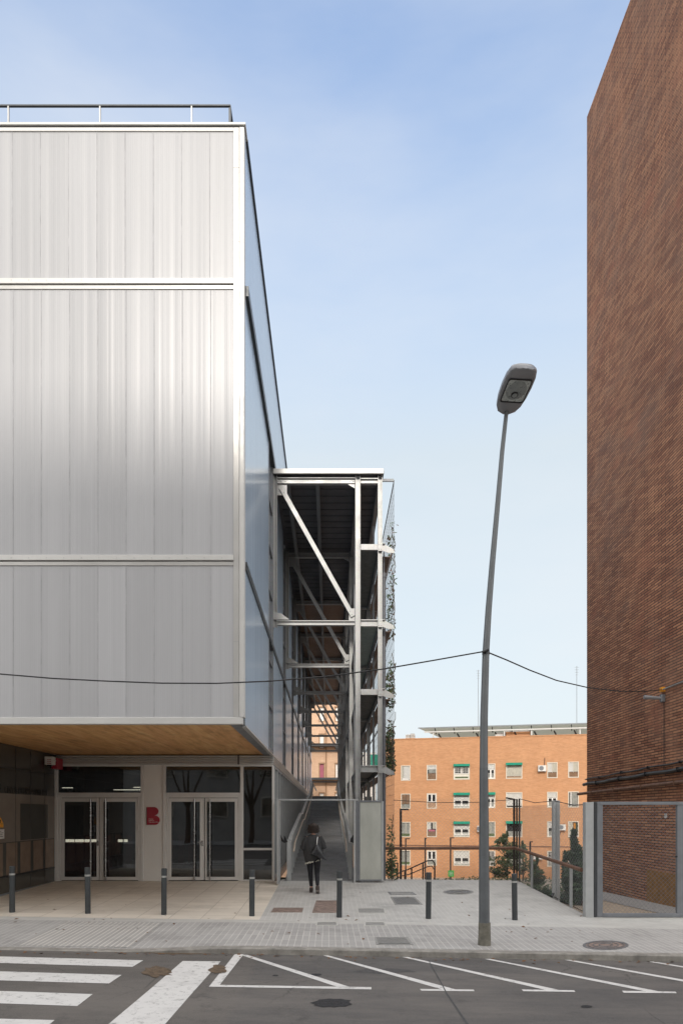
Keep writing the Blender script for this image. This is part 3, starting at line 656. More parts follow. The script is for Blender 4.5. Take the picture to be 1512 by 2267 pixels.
# smoked glass wall on the left of the porch
LX = X(125, EY)
mb = MB(); mb.box(LX-.012, LX, FY+.3, EY-.1, -.02, ZS+.01); lw = mb.build('glossy_panel_wall', M['wallup'], sc_)
MB().box(LX+.0005, LX+.002, FY+.3, EY-.1, 1.16, 2.28).build('middle_panels', M['wallmid'], lw)
for k in range(8): y = EY - .14 - k*.72; MB().box(LX+.0005, LX+.0025, y-.56, y, .4, 1.14).build('lower_panel', M['walllow'], lw)
mb = MB(); mb.box(LX-.2, LX-.15, FY+.3, EY, -.05, ZS); mb.build('backing_wall', M['backing'], sc_)
mb = MB()
for k in range(7): y = EY - .75 - k*.82; mb.box(LX-.02, LX+.0045, y-.008, y+.008, 0, ZS)
mb.box(LX-.02, LX+.004, FY+.3, EY-.1, 2.86, 2.875)
mb.box(LX-.02, LX+.012, FY+.3, EY-.1, .36, .39)
mb.build('glass_joint', M['black'], lw)
mb = MB()
for k in range(9): y = EY - .3 - k*.62; mb.box(LX-.14, LX-.11, y-.4, y, .4, 1.15)
mb.build('inner_slats', M['winbrown'], sc_)
MB().box(LX+.0022, LX+.004, 16.35, 17.95, 1.18, 2.06).build('dark_square', M['wallup'], lw)  # flat dark square on the wall face
MB().box(LX-.014, LX+.008, FY+.3, EY-.1, gz(-7, 15)-.2, .0).build('plinth', M['gate'], sc_)
def text(s_, name, size, loc, rot, mat, parent, ext=.003, font_sx=1, bold=0):
    cu = bpy.data.curves.new(name, 'FONT'); cu.body = s_; cu.size = size; cu.extrude = ext; cu.offset = bold
    tmp = bpy.data.objects.new(name, cu); S.collection.objects.link(tmp)
    dg = bpy.context.evaluated_depsgraph_get(); me = bpy.data.meshes.new_from_object(tmp.evaluated_get(dg))
    bpy.data.objects.remove(tmp)
    o = Vector((0,0,0)); q = parent
    while q is not None: o = o + q.location; q = q.parent
    me.transform(Matrix.Translation(Vector(loc)-o) @ Euler(rot).to_matrix().to_4x4() @ Matrix.Diagonal((font_sx,1,1,1)))
    me.materials.clear(); me.materials.append(mat)
    ob = bpy.data.objects.new(name, me); S.collection.objects.link(ob); ob.parent = parent; return ob
text('CENTRE ESPORTIU MUNICIPAL', 'lettering', .2, (LX+.005, 15.56, 2.30), (R(90),0,R(90)), M['ink'], lw, .003, .86, .002)
text('a', 'lettering', .42, (LX+.005, 15.27, 2.34), (R(90),0,R(90)), M['ink'], lw, .003, .8, .006)
# emergency light and red sign box in the porch corner
e = thing('emergency_light', 'white emergency light box under the soffit at the porch corner', 'light fitting', (xe(108), 17.9, 3.1))
MB().box(X(101,17.6), X(119,17.6), 17.55, 17.75, Z(1693,17.6), Z(1675,17.6)).build('housing', M['paper'], e, bevel=.01)
MB().box(X(105,17.6), X(114,17.6), 17.6, 17.7, Z(1696,17.6), Z(1693.2,17.6)).build('lens', M['black'], e)
mb = MB()
for k in range(3):
    for j in range(3): mb.box(X(108,17.6)+k*.035, X(108,17.6)+k*.035+.02, 17.545, 17.549, 3.1+j*.05, 3.12+j*.05)
mb.build('symbols', M['red'], e)
e = thing('red_wall_box', 'dark red box beside the emergency light in the porch corner', 'alarm box', (xe(122), 18.2, 3.05))
MB().box(X(116,18), X(129,18), 17.95, 18.35, Z(1702,18), Z(1678,18)).build('housing', M['red'], e, bevel=.012)
MB().box(X(123,18), X(127,18), 17.943, 17.948, Z(1686,18), Z(1684,18)).build('marking', M['paper'], e)
# stickers on the glass wall
e = thing('warning_sign', 'yellow warning triangle sticker at the left picture edge', 'sign', (LX+.004, 15.35, 1.5))
MB().box(LX+.001, LX+.004, 15.22, 15.5, Z(1832,15.4), Z(1824.5,15.4)).build('caption_panel', M['ocher'], e)
MB().prism([(15.22, Z(1823.5,15.4)), (15.5, Z(1823.5,15.4)), (15.36, Z(1809,15.4))], 'x', LX+.001, LX+.004).build('triangle', M['ocher'], e)
MB().prism([(15.345, Z(1822,15.4)), (15.375, Z(1822,15.4)), (15.38, Z(1816,15.4)), (15.36, Z(1813,15.4)), (15.34, Z(1816,15.4))], 'x', LX+.0045, LX+.006).build('symbol', M['ink'], e)
e = thing('paper_notice', 'white paper notice stuck below the yellow warning triangle', 'notice', (LX+.004, 15.4, 1.3))
MB().box(LX+.001, LX+.004, 15.2, 15.54, Z(1857,15.4), Z(1836,15.4)).build('sheet', M['paper'], e)
mb = MB()
for k, w_ in enumerate((.16, .26, .22, .24)): mb.box(LX+.0045, LX+.006, 15.24, 15.24+w_, Z(1840+k*4,15.4)-.006, Z(1840+k*4,15.4)+.006)
mb.build('text_lines', M['ink'], e)
# red B sign on the pier
xa, xb, za, zb = xe(328), xe(356), ze(1826), ze(1787)
poly = [(xa, za), (xa, zb)]
zm = za + (zb-za)*.53; w1 = (xb-xa)*.9
r1 = (zb-zm)/2; 
for k in range(13): t_ = math.pi/2 - math.pi*k/12; poly.append((xa + w1 - r1 + r1*math.cos(t_), zm + r1 + r1*math.sin(t_)))
r2 = (zm-za)/2
for k in range(13): t_ = math.pi/2 - math.pi*k/12; poly.append((xb - r2 + r2*math.cos(t_), za + r2 + r2*math.sin(t_)))
e = thing('letter_sign', 'dark red letter B sign on the pale pier between the doors', 'sign', ((xa+xb)/2, EY-.09, (za+zb)/2))
MB().prism(poly, 'y', EY-.1, EY-.062).build('letter_plate', M['red'], e)
MB().box(xa-.012, xa-.001, EY-.1, EY-.062, za, zb).build('edge_strip', M['ink'], e)
for k, s_ in enumerate(('Centre', 'Esportiu', 'Turó de la Peira')): text(s_, 'lettering', .042, (xa+.05, EY-.1015, za+.145-.042*k), (R(90),0,0), M['paper'], e, .001)
# roof railing
e = thing('roof_railing', 'thin metal railing on the flat roof above the panelled facade', 'railing', (-5, 12.7, ZT))
ry = 12.62; rz = Z(234, ry)
mb = MB(); mb.box(BX0, X(510, ry), ry-.02, ry+.02, rz-.018, rz+.006)
mb.bar((X(509,ry), ry, rz), (X(509,ry), 40, rz), .04, .04); mb.build('top_rail', M['coping'], e)
for k in range(8):
    x = X(425, ry) - k*1.69; MB().box(x-.012, x+.012, ry-.02, ry+.02, ZT-.1, rz-.021).build('post', M['whitetrim'], e)
for k in range(12):
    y = ry + .02 + k*1.7; MB().box(X(509,ry)-.02, X(509,ry)+.02, y-.02, y+.02, ZT-.1, rz-.021).build('post', M['coping'], e)
# ------------------------------------------------------------------ steel ramp canopy
FR = [18.45 + 5.3*k for k in range(8)]
fx = thing('steel_canopy', 'tall galvanised steel canopy frame with decks and braces over the ramp', 'canopy', (0, 18.4, 0))
C1, C2, C3 = SX+.11, X(792, 18.45), X(841, 18.45)
def hcol(mb, x, y, z0, z1, w=.13, t=.014, d=.13):
    mb.box(x-w/2, x-w/2+t, y-d/2, y+d/2, z0, z1); mb.box(x+w/2-t, x+w/2, y-d/2, y+d/2, z0, z1); mb.box(x-w/2+t, x+w/2-t, y-.008, y+.008, z0, z1)
def chan(mb, x0, x1, y, z0, z1, t=.022, d=.12):
    mb.box(x0, x1, y-d/2, y+d/2, z1-t, z1); mb.box(x0, x1, y-d/2, y+d/2, z0, z0+t); mb.box(x0, x1, y-.008, y+.008, z0+t, z1-t)
DL = [3.03, 5.1, 6.96, 9.01]
for k, y in enumerate(FR):
    g_ = M['galv'] if k < 2 else M['galvd']
    mb = MB(); hcol(mb, C2, y, .0, 10.95, .135); mb.build('column', M['galv'], fx)
    mb = MB(); hcol(mb, C3, y, .0, 10.93, .12); mb.build('column', M['galv'], fx)
    mb = MB(); hcol(mb, C1-.05, y, 6.85, 10.95, .1); mb.build('column', M['galv'], fx)
    mb = MB(); chan(mb, C1+.005, C2-.08, y, 10.72, 10.88); chan(mb, C2+.08, C3-.062, y, 10.72, 10.86)
    for bx in (C1+.1, C1+.22, C2-.22, C2-.12): mb.tube([(bx, y-.008, 10.8), (bx, y-.024, 10.8)], .018, 6)
    mb.build('top_beam', M['galv'], fx)
    mb = MB(); chan(mb, C1+.005, C2-.08, y, 6.9, 7.025)
    for bx in (C1+.12, C1+.24, C2-.24, C2-.13): mb.tube([(bx, y-.008, 6.95), (bx, y-.024, 6.95)], .018, 6)
    mb.build('tie_beam', M['galv'], fx)
    # gussets and bracket
    MB().box(C1+.005, C1+.26, y-.012, y+.004, 10.42, 10.71).build('gusset_plate', M['galv'], fx); MB().box(C2-.24, C2-.08, y-.012, y+.004, 7.04, 7.36).build('gusset_plate', M['galv'], fx)
    MB().prism([(C1-.1, 7.04), (C1+.33, 7.04), (C1+.12, 7.2), (C1-.1, 7.24)], 'y', y-.09, y-.03).build('wall_bracket', M['galv'], fx); MB().prism([(C2-.28, 10.71), (C2-.082, 10.71), (C2-.082, 10.6)], 'y', y-.03, y+.03).build('corner_stiffener', M['galv'], fx)
    p, q = Vector((C1+.1, y-.05, 10.62)), Vector((C2-.13, y-.05, 7.14)); d = (q-p).normalized(); n_ = Vector((d.z, 0, -d.x))
    mb = MB(); mb.bar(p, q, .012, .11, (0,1,0)) if False else None
    mb.bar(p, q, .1, .012, (0,1,0)); mb.bar(p+n_*.052+Vector((0,.03,0)), q+n_*.052+Vector((0,.03,0)), .01, .075, (0,1,0)); mb.bar(p-n_*.052+Vector((0,.03,0)), q-n_*.052+Vector((0,.03,0)), .01, .075, (0,1,0))
    for s_ in (.06, .16): 
        for e_, sg in ((p, 1), (q, -1)): c_ = e_ + d*s_*sg; mb.tube([c_, c_+Vector((0,-.018,0))], .016, 6)
    mb.build('diagonal_brace', M['galv'], fx)
    for i, z in enumerate(DL):
        mb = MB()
        if i in (1, 3): mb.box(C2+.08, C3-.062, y-.03, y+.05, z-.07, z+.08)
        else: chan(mb, C2+.08, C3-.062, y, z-.09, z+.09)
        mb.build('deck_beam', M['galv'], fx)
        mb = MB(); mb.prism([(C3+.062, z+.07), (C3+.13, z+.07), (C3+.37, z-.07), (C3+.39, z-.16), (C3+.22, z-.16), (C3+.062, z-.1)], 'y', y-.04, y-.02)
        mb.prism([(C3-.06, z-.12), (C3+.062, z-.12), (C3+.062, z+.1), (C3-.06, z+.1)], 'y', y-.085, y-.067)
        mb.box(C3+.062, C3+.13, y-.1, y-.02, z+.07, z+.085)
        for dx in (-.03, .03):
            for dz in (-.07, .05): mb.tube([(C3+dx, y-.085, z+dz), (C3+dx, y-.097, z+dz)], .012, 6)
        mb.build('bracket', M['galv'], fx)
    mb = MB(); mb.box(C3+.062, C3+.37, y-.04, y+.0, 10.78, 10.85); mb.build('net_arm', M['galvd'], fx)
YE = FR[-1] + .6
MB().box(C1-.1, C3+.1, FR[0]-.12, YE, 10.97, 11.03).build('roof_deck', M['roofdark'], fx)
mb = MB(); mb.box(C1-.1, C3+.09, FR[0]-.17, FR[0]-.121, 10.93, 11.06); mb.build('roof_fascia', M['white'], fx, bevel=.005)
mb = MB()
for k in range(7):
    for y in fr(FR[k]+.35, FR[k+1]-.2, .45): mb.box(C1, C3, y, y+.02, 10.955, 10.969)
mb.build('roof_ribs', M['coping'], fx)
for k in range(3, 8): MB().box(C1, C2-.1, FR[k-1]+.1, FR[k]-.1, 10.93, 10.95).build('warm_ceiling', M['roofwarm'], fx)  # warm bounced light painted as brown ceiling in the farther bays
for x in (C1+.28, (C1+C2)/2, C2+.02, C3): MB().box(x-.05, x+.05, FR[0]+.08, YE, 10.74, 10.925).build('purlin', M['galvd'], fx)
for i, z in enumerate(DL):
    for x in (C2+.03, C3-.0):
        mb = MB(); mb.box(x-.03, x+.03, FR[0]+.07, YE, z-.09, z+.07); mb.build('edge_beam', M['galvd'], fx)
    MB().box(C2+.065, C3-.035, FR[0]+.07, YE, z-.0, z+.03).build('deck_plate', M['decklt'] if i == 2 else M['deck'], fx)
    mb = MB(); mb.prism([(C3+.03, z-.15), (C3+.3, z-.15), (C3+.4, z+.05), (C3+.38, z+.05), (C3+.28, z-.13), (C3+.03, z-.13)], 'y', FR[0]+.3, YE); mb.build('planter', M['brown'], fx)
mb = MB(); x = C2+.2
mb.box(C1+.0, C2, YE, YE+.02, 0, .01); 
# small struts between decks at mid bays
for k in range(7):
    y = FR[k] + 2.65; m2 = MB(); m2.box(C3-.03, C3+.03, y-.03, y+.03, 0, 10.7); m2.build('post', M['galvd'], fx)
for k in range(7):
    y = FR[k] + 2.65; m2 = MB(); m2.box(C2-.01, C2+.07, y-.03, y+.03, 0, 10.7); m2.build('post', M['galvd'], fx)
# horizontal guard wires/rails on decks
for i, z in enumerate(DL): 
    MB().box(C3-.06, C3-.04, FR[0]+.07, YE, z+1.02, z+1.05).build('guard_rail', M['galv'], fx)
e = thing('downpipe', 'grey plastic downpipe running down behind the outer column of the canopy', 'drainpipe', (C3+.13, 18.75, 0))
MB().tube([(C3+.13, 18.75, gz(1.5,18.5)-.02), (C3+.13, 18.75, 8.3)], .05, 12).build('pipe', M['pipegrey'], e, smooth=True)
mb = MB()
mb.tube([(C3+.13, 18.75, 8.3), (C3+.13, 18.75, 8.42)], .062, 12)
for z in (1.3, 3.6, 5.7, 7.5): mb.tube([(C3+.13, 18.75, z), (C3+.13, 18.75, z+.04)], .058, 12)
mb.build('collar', M['pipegrey'], e, smooth=True)
MB().tube([(C3+.13, 18.75, 8.42), (C3+.13, 18.75, 9.0)], .02, 8).build('inlet', M['pipegrey'], e)
# plant net
NX = C3 + .38
e = thing('climbing_net', 'tall wire climbing net hanging off the outer side of the steel canopy', 'net', (NX, 18.5, 0))
mb = MB(); y = FR[0]-.0
while y < 40: mb.box(NX-.003, NX+.003, y-.003, y+.003, -.1, 10.8); y += .22 if y < 26 else .6
mb.build('vertical_wires', M['coping'], e)
mb = MB(); z = .1
while z < 10.8: mb.bar((NX, FR[0], z), (NX, 40, z+.0), .005, .005); z += .28
mb.build('horizontal_wires', M['coping'], e)
MB().tube([(NX, FR[0], 10.82), (NX, YE, 10.82)], .012, 6).build('top_cable', M['coping'], e)
def leaves(mb, c, r, n, size, rnd, elong=1.6):
    for _ in range(n):
        while True:
            d = Vector((rnd.uniform(-1,1), rnd.uniform(-1,1), rnd.uniform(-1,1)))
            if d.length < 1: break
        d = d * (d.length**-.4 if d.length > .01 else 1)
        p = Vector(c) + Vector((d.x*r[0], d.y*r[1], d.z*r[2]))
        a = Vector((rnd.gauss(0,1), rnd.gauss(0,1), rnd.gauss(0,1))).normalized(); b_ = a.orthogonal().normalized()
        s = size*rnd.uniform(.6, 1.4); m_ = a.cross(b_)*s*.15
        mb.add([p-a*s*elong/2, p-b_*s*.4+m_, p+a*s*elong/2, p+b_*s*.4+m_], [(0,1,2,3)])
rv = random.Random(3)
def vine(label, cl, mat2, stems):
    e = thing('climbing_plant', label, 'plant', (NX, 18.7, max(0, min(c[2] for c in cl)-.5)), 'climbing plants on the wire net')
    mb = MB(); mo = MB()
    for (px, py, rz_, n) in cl:
        Yc = 18.5 + rv.uniform(0, .8)
        leaves(mb, (NX+(px-866)/84*.5, Yc+.3, Z(py, Yc)), (.1, .7, rz_), int(n*.6), .062, rv)
        leaves(mo, (NX+(px-866)/84*.5, Yc+.3, Z(py, Yc)), (.12, .7, rz_), n//4, .062, rv)
    mb.build('foliage', M['leafg'], e); mo.build('old_leaves', mat2, e)
    ms = MB()
    for y, z0, z1 in stems:
        pts = [(NX+rv.uniform(-.05,.06), y+rv.uniform(-.06,.06), z0+(z1-z0)*i/8) for i in range(9)]; ms.tube(pts, .009, 5)
    ms.build('stem', M['bark'], e)
vine('sparse climbing plant near the top of the wire net', [(860,1195,.35,45),(866,1222,.3,35),(868,1170,.35,18),(868,1265,.5,18)], M['leafr'], [(18.6,7.9,9.6),(18.9,8,9.2)])
vine('reddish climbing plant halfway up the wire net', [(862,1325,.4,60),(866,1360,.4,80),(864,1295,.3,30),(867,1385,.3,50)], M['leafr'], [(18.6,6.5,8.2),(18.9,6.6,7.9)])
vine('green climbing plant above the cable on the wire net', [(864,1478,.25,50),(863,1510,.45,220),(866,1540,.4,170)], M['leafr'], [(18.6,5,6.2)])
vine('dense brown and green climbing plant beside the lower bracket', [(862,1640,.4,260),(864,1670,.4,260),(866,1695,.3,170),(861,1612,.35,70)], M['leafr'], [(18.6,3,4.6),(19,3,4.4)])
vine('climbing plant growing from the ground at the foot of the net', [(862,1925,.3,160),(866,1900,.35,120),(860,1860,.4,50),(873,1935,.2,80),(866,1830,.3,20)], M['leafo'], [(18.6,-.2,1.8),(18.9,-.2,1.4)])
vine('planter greenery seen between the columns of the canopy', [(836,1690,.3,120),(826,1670,.35,90),(846,1640,.3,60)], M['leafo'], [(18.9,3.0,3.9)])
# ------------------------------------------------------------------ entrance gate of the ramp
GY = 18.15
e = thing('ramp_gate', 'grey steel gate frame at the foot of the ramp with its left leaf open', 'gate', (0, GY, 0))
g = lambda px0, px1, py0, py1, y0, y1, nm, mt, bev=.004: MB().box(X(px0, GY), X(px1, GY), y0, y1, Z(py1, GY), Z(py0, GY)).build(nm, mt, e, bevel=bev)
g(783, 787.5, 1771, 1957, GY-.03, GY+.05, 'post', M['gatelt']); g(788, 792.5, 1771, 1950, GY-.02, GY+.05, 'post', M['gate'])
g(793, 797, 1774, 1949, GY-.02, GY+.04, 'panel_frame', M['gate']); g(844, 849, 1774, 1950, GY-.02, GY+.04, 'panel_frame', M['gatelt'])
g(797, 844, 1772, 1776, GY-.02, GY+.04, 'panel_frame', M['gate']); g(797, 844, 1947, 1950, GY-.02, GY+.04, 'panel_frame', M['gate'])
g(797, 844, 1776, 1947, GY-.0, GY+.006, 'perforated_panel', M['perf'], 0)
g(613, 793, 1769, 1772.5, GY-.04, GY+.05, 'top_bar', M['gatelt'])
# open left leaf, seen edge-on
xl = X(613, 17.6)
mb = MB(); mb.box(xl, xl+.05, 17.6, 17.68, Z(1957,17.6), 2.2); mb.box(xl, xl+.05, GY+.02, GY+.1, .03, 2.2)
mb.box(xl, xl+.05, 17.68, GY+.02, 2.1, 2.2); mb.box(xl, xl+.05, 17.68, GY+.02, .02, .12); mb.box(xl+.02, xl+.03, 17.68, GY+.02, .12, 2.1)
mb.build('gate_leaf', M['gatelt'], e)
mb = MB(); mb.box(X(640,18.6)-.05, X(640,18.6)+.06, 18.5, 18.56, 0, 1.12); mb.build('post', M['gatelt'], e)
def zig(x, y, s):
    return [(x, Z(1848,y)), (x+.09*s, Z(1861,y)), (x+.1*s, Z(1849,y)), (x+.2*s, Z(1864,y)), (x+.1*s, Z(1866,y)), (x+.03*s, Z(1862,y))]
MB().prism(zig(X(621,17.9), 17.9, 1), 'y', 17.86, 17.9).build('push_bar', M['black'], e)
MB().prism([(X(783,GY)-.01, Z(1848,GY)), (X(783,GY)-.01, Z(1866,GY)), (X(775,GY), Z(1864,GY)), (X(776,GY), Z(1856,GY))], 'y', GY-.03, GY+.03).build('push_bar', M['black'], e)
# handrails
def guard(label, x, xi, ys, grp='handrails of the ramp'):
    e = thing('ramp_guardrail', label, 'railing', (x, 18.6, 0), grp)
    pts = [(x, 18.6, 1.05)] + [(x, y, zr(y)+1.12) for y in (19.5, 26, 27.4, 36, 37.2, 43, 59)]
    mb = MB()
    for p, q in zip(pts, pts[1:]): mb.bar(p, q, .09, .05)
    mb.build('top_rail', M['railpale'], e)
    pts = [(xi, 18.9, .78), (xi, 19.6, zr(19.6)+.9)] + [(xi, y, zr(y)+.88) for y in (26, 27.4, 36, 37.2, 43)]
    MB().tube(pts, .024, 8).build('handrail', M['woodrail'], e, smooth=True)
    for k in range(28):
        y = 18.72 + k*.95
        MB().box(x-.04, x+.04, y-.006, y+.006, zr(y)-.0, zr(y)+1.08).build('baluster', M['gatelt'], e)
M['woodrail'] = plain('pale_wood_rail', (.6,.5,.4), .5)
guard('left guard rail of the ramp with a pale wooden handrail', X(641, 18.6), X(641,18.6)+.1, None)
guard('right guard rail of the ramp beside the steel columns', X(776, 18.6), X(776,18.6)-.1, None)
e = thing('ramp_end_barrier', 'low grey metal barrier across the top of the ramp', 'barrier', (-.2, 43.2, 2.7))
MB().box(-1.1, .62, 43.2, 43.3, 2.66, 2.96).build('kick_panel', M['galvd'], e)
mb = MB(); mb.box(-1.1, .62, 43.2, 43.28, 3.82, 3.9); mb.box(-1.12, -1.04, 43.2, 43.28, 2.9, 3.9); mb.box(.54, .62, 43.2, 43.28, 2.9, 3.9); mb.build('frame', M['galvd'], e)
# ------------------------------------------------------------------ dark brick apartment block on the right
WX = 8.0; WY0, WY1 = 13.9, X(1, 1) and WX*F/(1298.5-CX); WT = 23.45
e = thing('brick_building', 'tall dark brick building with a windowless side wall at the right', 'building', (14, 18, 0))
MB().box(WX, WX+16, WY0, WY1, -1.2, WT).build('wall', M['brickdark'], e)
MB().box(WX+.3, WX+15.7, WY0+.3, WY1-.3, WT, WT+.1).build('roof', M['greycover'], e)
MB().box(WX-.012, WX-.001, 13.95, 17.2, -.6, .42).build('painted_base', M['ochrebase'], e)
for k in range(7):
    for j in range(4):
        MB().box(WX+2+j*3.4, WX+3.4+j*3.4, WY0-.02, WY0+.02, 1.5+k*3, 3.0+k*3).build('window', M['winglass'], e)
# pipes and conduits along the wall
def run(name, label, cat, z0, z1, r, mat, dx, ext=0, wav=0):
    t_ = thing(name, label, cat, (WX-dx, 17, z0))
    pts = [(WX-dx+ (0), WY1+ext - (WY1+ext-13.95)*i/14, lerp(z0, z1, i/14) + wav*math.sin(i*1.7)) for i in range(15)]
    MB().tube(pts, r, 8).build('pipe' if r > .02 else 'cable', mat, t_, smooth=True)
    mb = MB()
    for i in (2, 5, 8, 11): p = Vector(pts[i]); mb.box(WX-dx-r-.01, WX, p.y-.012, p.y+.012, p.z-r-.012, p.z+r+.012)
    mb.build('clip', mat, t_); return t_
run('wall_cable', 'dark cable fixed along the brick wall, highest of three runs', 'cable', Z(1726,21.26), Z(1726,21.26)+.14, .022, M['black'], .04, 0, .015)
run('wall_cable_bundle', 'thick dark cable bundle below the highest cable on the brick wall', 'cable', Z(1737,21.26), Z(1737,21.26)+.12, .05, M['black'], .055, .12, .015)
run('wall_pipe', 'rusty brown pipe along the brick wall above the mesh gate', 'pipe', Z(1757,21.26), Z(1757,21.26)+.1, .045, M['corten'], .09, .5, 0)
e = thing('wall_lamp', 'small grey lamp on the brick wall with a thin cable hanging down', 'lamp', (WX, WX*F/(1468-CX), 5.5))
yl = WX*F/(1470-CX); zl = Z(1546, yl)
MB().box(WX-.1, WX, yl-.05, yl+.05, zl-.09, zl+.09).build('mount', M['gate'], e, bevel=.01)
MB().tube([(WX-.08, yl, zl), (WX-.45, yl+.02, zl+.03), (WX-.48, yl+.02, zl+.03)], [.035,.05,.045], 10).build('arm', M['lamphead'], e, smooth=True)
MB().tube([(WX-.012, yl, zl-.08), (WX-.012, yl, 2.85)], .008, 5).build('cable', M['cable'], e)
# wall stains, fixings and switch plate
e = thing('wall_switch', 'small white plate on the brick wall behind the mesh gate', 'switch', (WX, WX*F/(1474-CX), 1.75))
yy = WX*F/(1474-CX); MB().box(WX-.03, WX, yy-.04, yy+.04, Z(1811,yy), Z(1801,yy)).build('plate', M['paper'], e); MB().box(WX-.034, WX-.03, yy-.015, yy+.015, Z(1807,yy), Z(1805,yy)).build('button', M['ink'], e)
# ------------------------------------------------------------------ mesh gate and fence on the right
QY = 13.62
def steelbox(px0, px1, py0, py1, y0, y1, nm, mt, par, YY=QY, bev=.006): return MB().box(X(px0,YY), X(px1,YY), y0, y1, Z(py1,YY), Z(py0,YY)).build(nm, mt, par, bevel=bev)
def net(mb, o, u, v, nu, nv, step, r=.0022):
    """diagonal wire mesh in the rectangle o + a*u + b*v, a in 0..nu, b in 0..nv"""
    o, u, v = Vector(o), Vector(u), Vector(v); c = -nv
    while c < nu:
        for sgn in (0, 1):
            a0, a1 = max(c, 0), min(c+nv, nu)
            if a1 > a0:
                b0, b1 = a0-c, a1-c
                if sgn: b0, b1 = nv-b0, nv-b1
                mb.bar(o+u*a0+v*b0, o+u*a1+v*b1, r*2, r*2)
        c += step
e = thing('mesh_gate', 'grey framed wire mesh gate in front of the dark brick wall', 'gate', (6.5, QY, -.25))
steelbox(1320, 1333, 1775, 2030, QY-.02, QY+.06, 'post', M['gate'], e)
steelbox(1326, 1600, 1775, 1782, QY-.03, QY+.05, 'top_rail', M['gate'], e)
steelbox(1333, 1600, 2022, 2030, QY-.03, QY+.05, 'bottom_rail', M['gate'], e)
steelbox(1497, 1512, 1782, 2022, QY-.02, QY+.05, 'upright', M['gate'], e)
steelbox(1520, 1530, 1782, 2022, QY-.02, QY+.05, 'upright', M['gate'], e)
MB().box(X(1320,QY), X(1600,QY), QY-.1, QY+.1, gz(6.5,QY)-.05, Z(2031,QY)).build('sill', M['strip'], e)
mb = MB(); net(mb, (X(1333,QY), QY+.01, Z(2022,QY)), (1,0,0), (0,0,1), 1.48, 2.16, .085, .0016); mb.build('wire_mesh', M['galvd'], e)
mb = MB(); mb.tube([(X(1494,QY), QY-.03, Z(1896,QY)), (X(1494,QY), QY-.05, Z(1896,QY))], .02, 8); mb.build('lock', M['black'], e)
e = thing('steel_post', 'thick grey steel post left of the mesh gate', 'post', (X(1305,QY), QY, -.27))
steelbox(1294, 1312, 1776, 2035, QY-.04, QY+.12, 'web', M['gatelt'], e); steelbox(1313, 1319, 1775, 2034, QY-.03, QY+.1, 'flange', M['coping'], e)
e = thing('mesh_fence', 'wire mesh fence between steel posts along the forecourt edge', 'fence', (5.25, 16, -.2))
mb = MB(); y = 16.12; zb_ = gz(5.1, y)-.1
mb.box(5.27, 5.43, y-.05, y+.05, zb_-.2, Z(1772,y)); mb.box(5.35, 5.365, y-.08, y+.08, zb_-.2, Z(1772,y)); mb.build('post', M['gatelt'], e)
FXN = 5.3
mb = MB(); net(mb, (FXN, QY+.1, -.32), (0,1,0), (0,0,1), 5.4, 2.35, .1, .0018); mb.build('wire_mesh', M['galvd'], e)
mb = MB(); net(mb, (C3+.4, 19.12, -.25), (1,0,0), (0,0,1), 3.5, 2.5, .1, .0016); mb.build('wire_mesh', M['galvd'], e)
mb = MB(); mb.tube([(1.8, 19.12, 2.2), (3, 19.12, 2.13), (4.2, 19.12, 2.14), (5.2, 19.12, 2.22)], .009, 6)
mb.tube([(5.3, 19.05, 2.24), (5.3, 17.6, 2.1), (5.3, 16.12, 2.12)], .009, 6); mb.tube([(5.3, 16.12, 2.12), (5.3, 14.8, 2.0), (5.25, 13.65, 2.0)], .009, 6)
mb.tube([(5.3, 19.05, -.1), (5.3, 16.12, -.14), (5.3, 13.65, -.25)], .006, 6); mb.build('cable', M['cable'], e)
mb = MB(); mb.tube([(5.25, 16.0, -.05), (5.2, 15.95, -.12)], .03, 8); mb.build('cable_end', M['coping'], e)
e = thing('pole_cluster', 'cluster of three dark brown poles with a short slanting lamp arm on top', 'light pole', (5.22, 19.1, -.1))
for px, py, w_ in ((1137.5, 1768, 5), (1143.5, 1769, 4), (1149, 1769, 4)):
    yp = 19.1 + (px-1137)*.02; MB().tube([(X(px,yp), yp, -.5), (X(px,yp), yp, Z(py,yp))], w_/2/79, 10).build('pole', M['polebrown'] if 'polebrown' in M else M['corten'], e, smooth=True)
M['polebrown'] = plain('dark_brown_steel', (.045,.036,.032), .5, .2)
for ch in e.children: ch.data.materials[0] = M['polebrown']
MB().bar((X(1118,19.1), 19.0, Z(1766.5,19.1)), (X(1139,19.1), 19.1, Z(1770,19.1)), .06, .035).build('lamp_arm', M['polebrown'], e)
# rust coloured handrail on posts
e = thing('rusty_handrail', 'rust brown tubular handrail on grey posts round the forecourt edge', 'railing', (4, 19, 0))
pts = [(X(849,18.9), 18.9, Z(1878,18.9)), (5.14, 18.9, Z(1877.5,18.9)), (X(1287,13.75), 13.75, Z(1926,13.75))]
MB().tube([pts[0], pts[1]], .042, 12).build('rail', M['corten'], e, smooth=True)
MB().tube([pts[1], pts[2]], .042, 12).build('rail', M['corten'], e, smooth=True)
MB().tube([pts[2], (5.18, 13.66, pts[2][2]-.01)], .012, 8).build('rail_end', M['corten'], e)
for y in (14.75, 17.6):
    zt = lerp(pts[1][2], pts[2][2], (18.9-y)/(18.9-13.75)); MB().box(5.205, 5.24, y-.05, y+.05, gz(5.1,y)-.3, zt-.03).build('post', M['gatelt'], e)
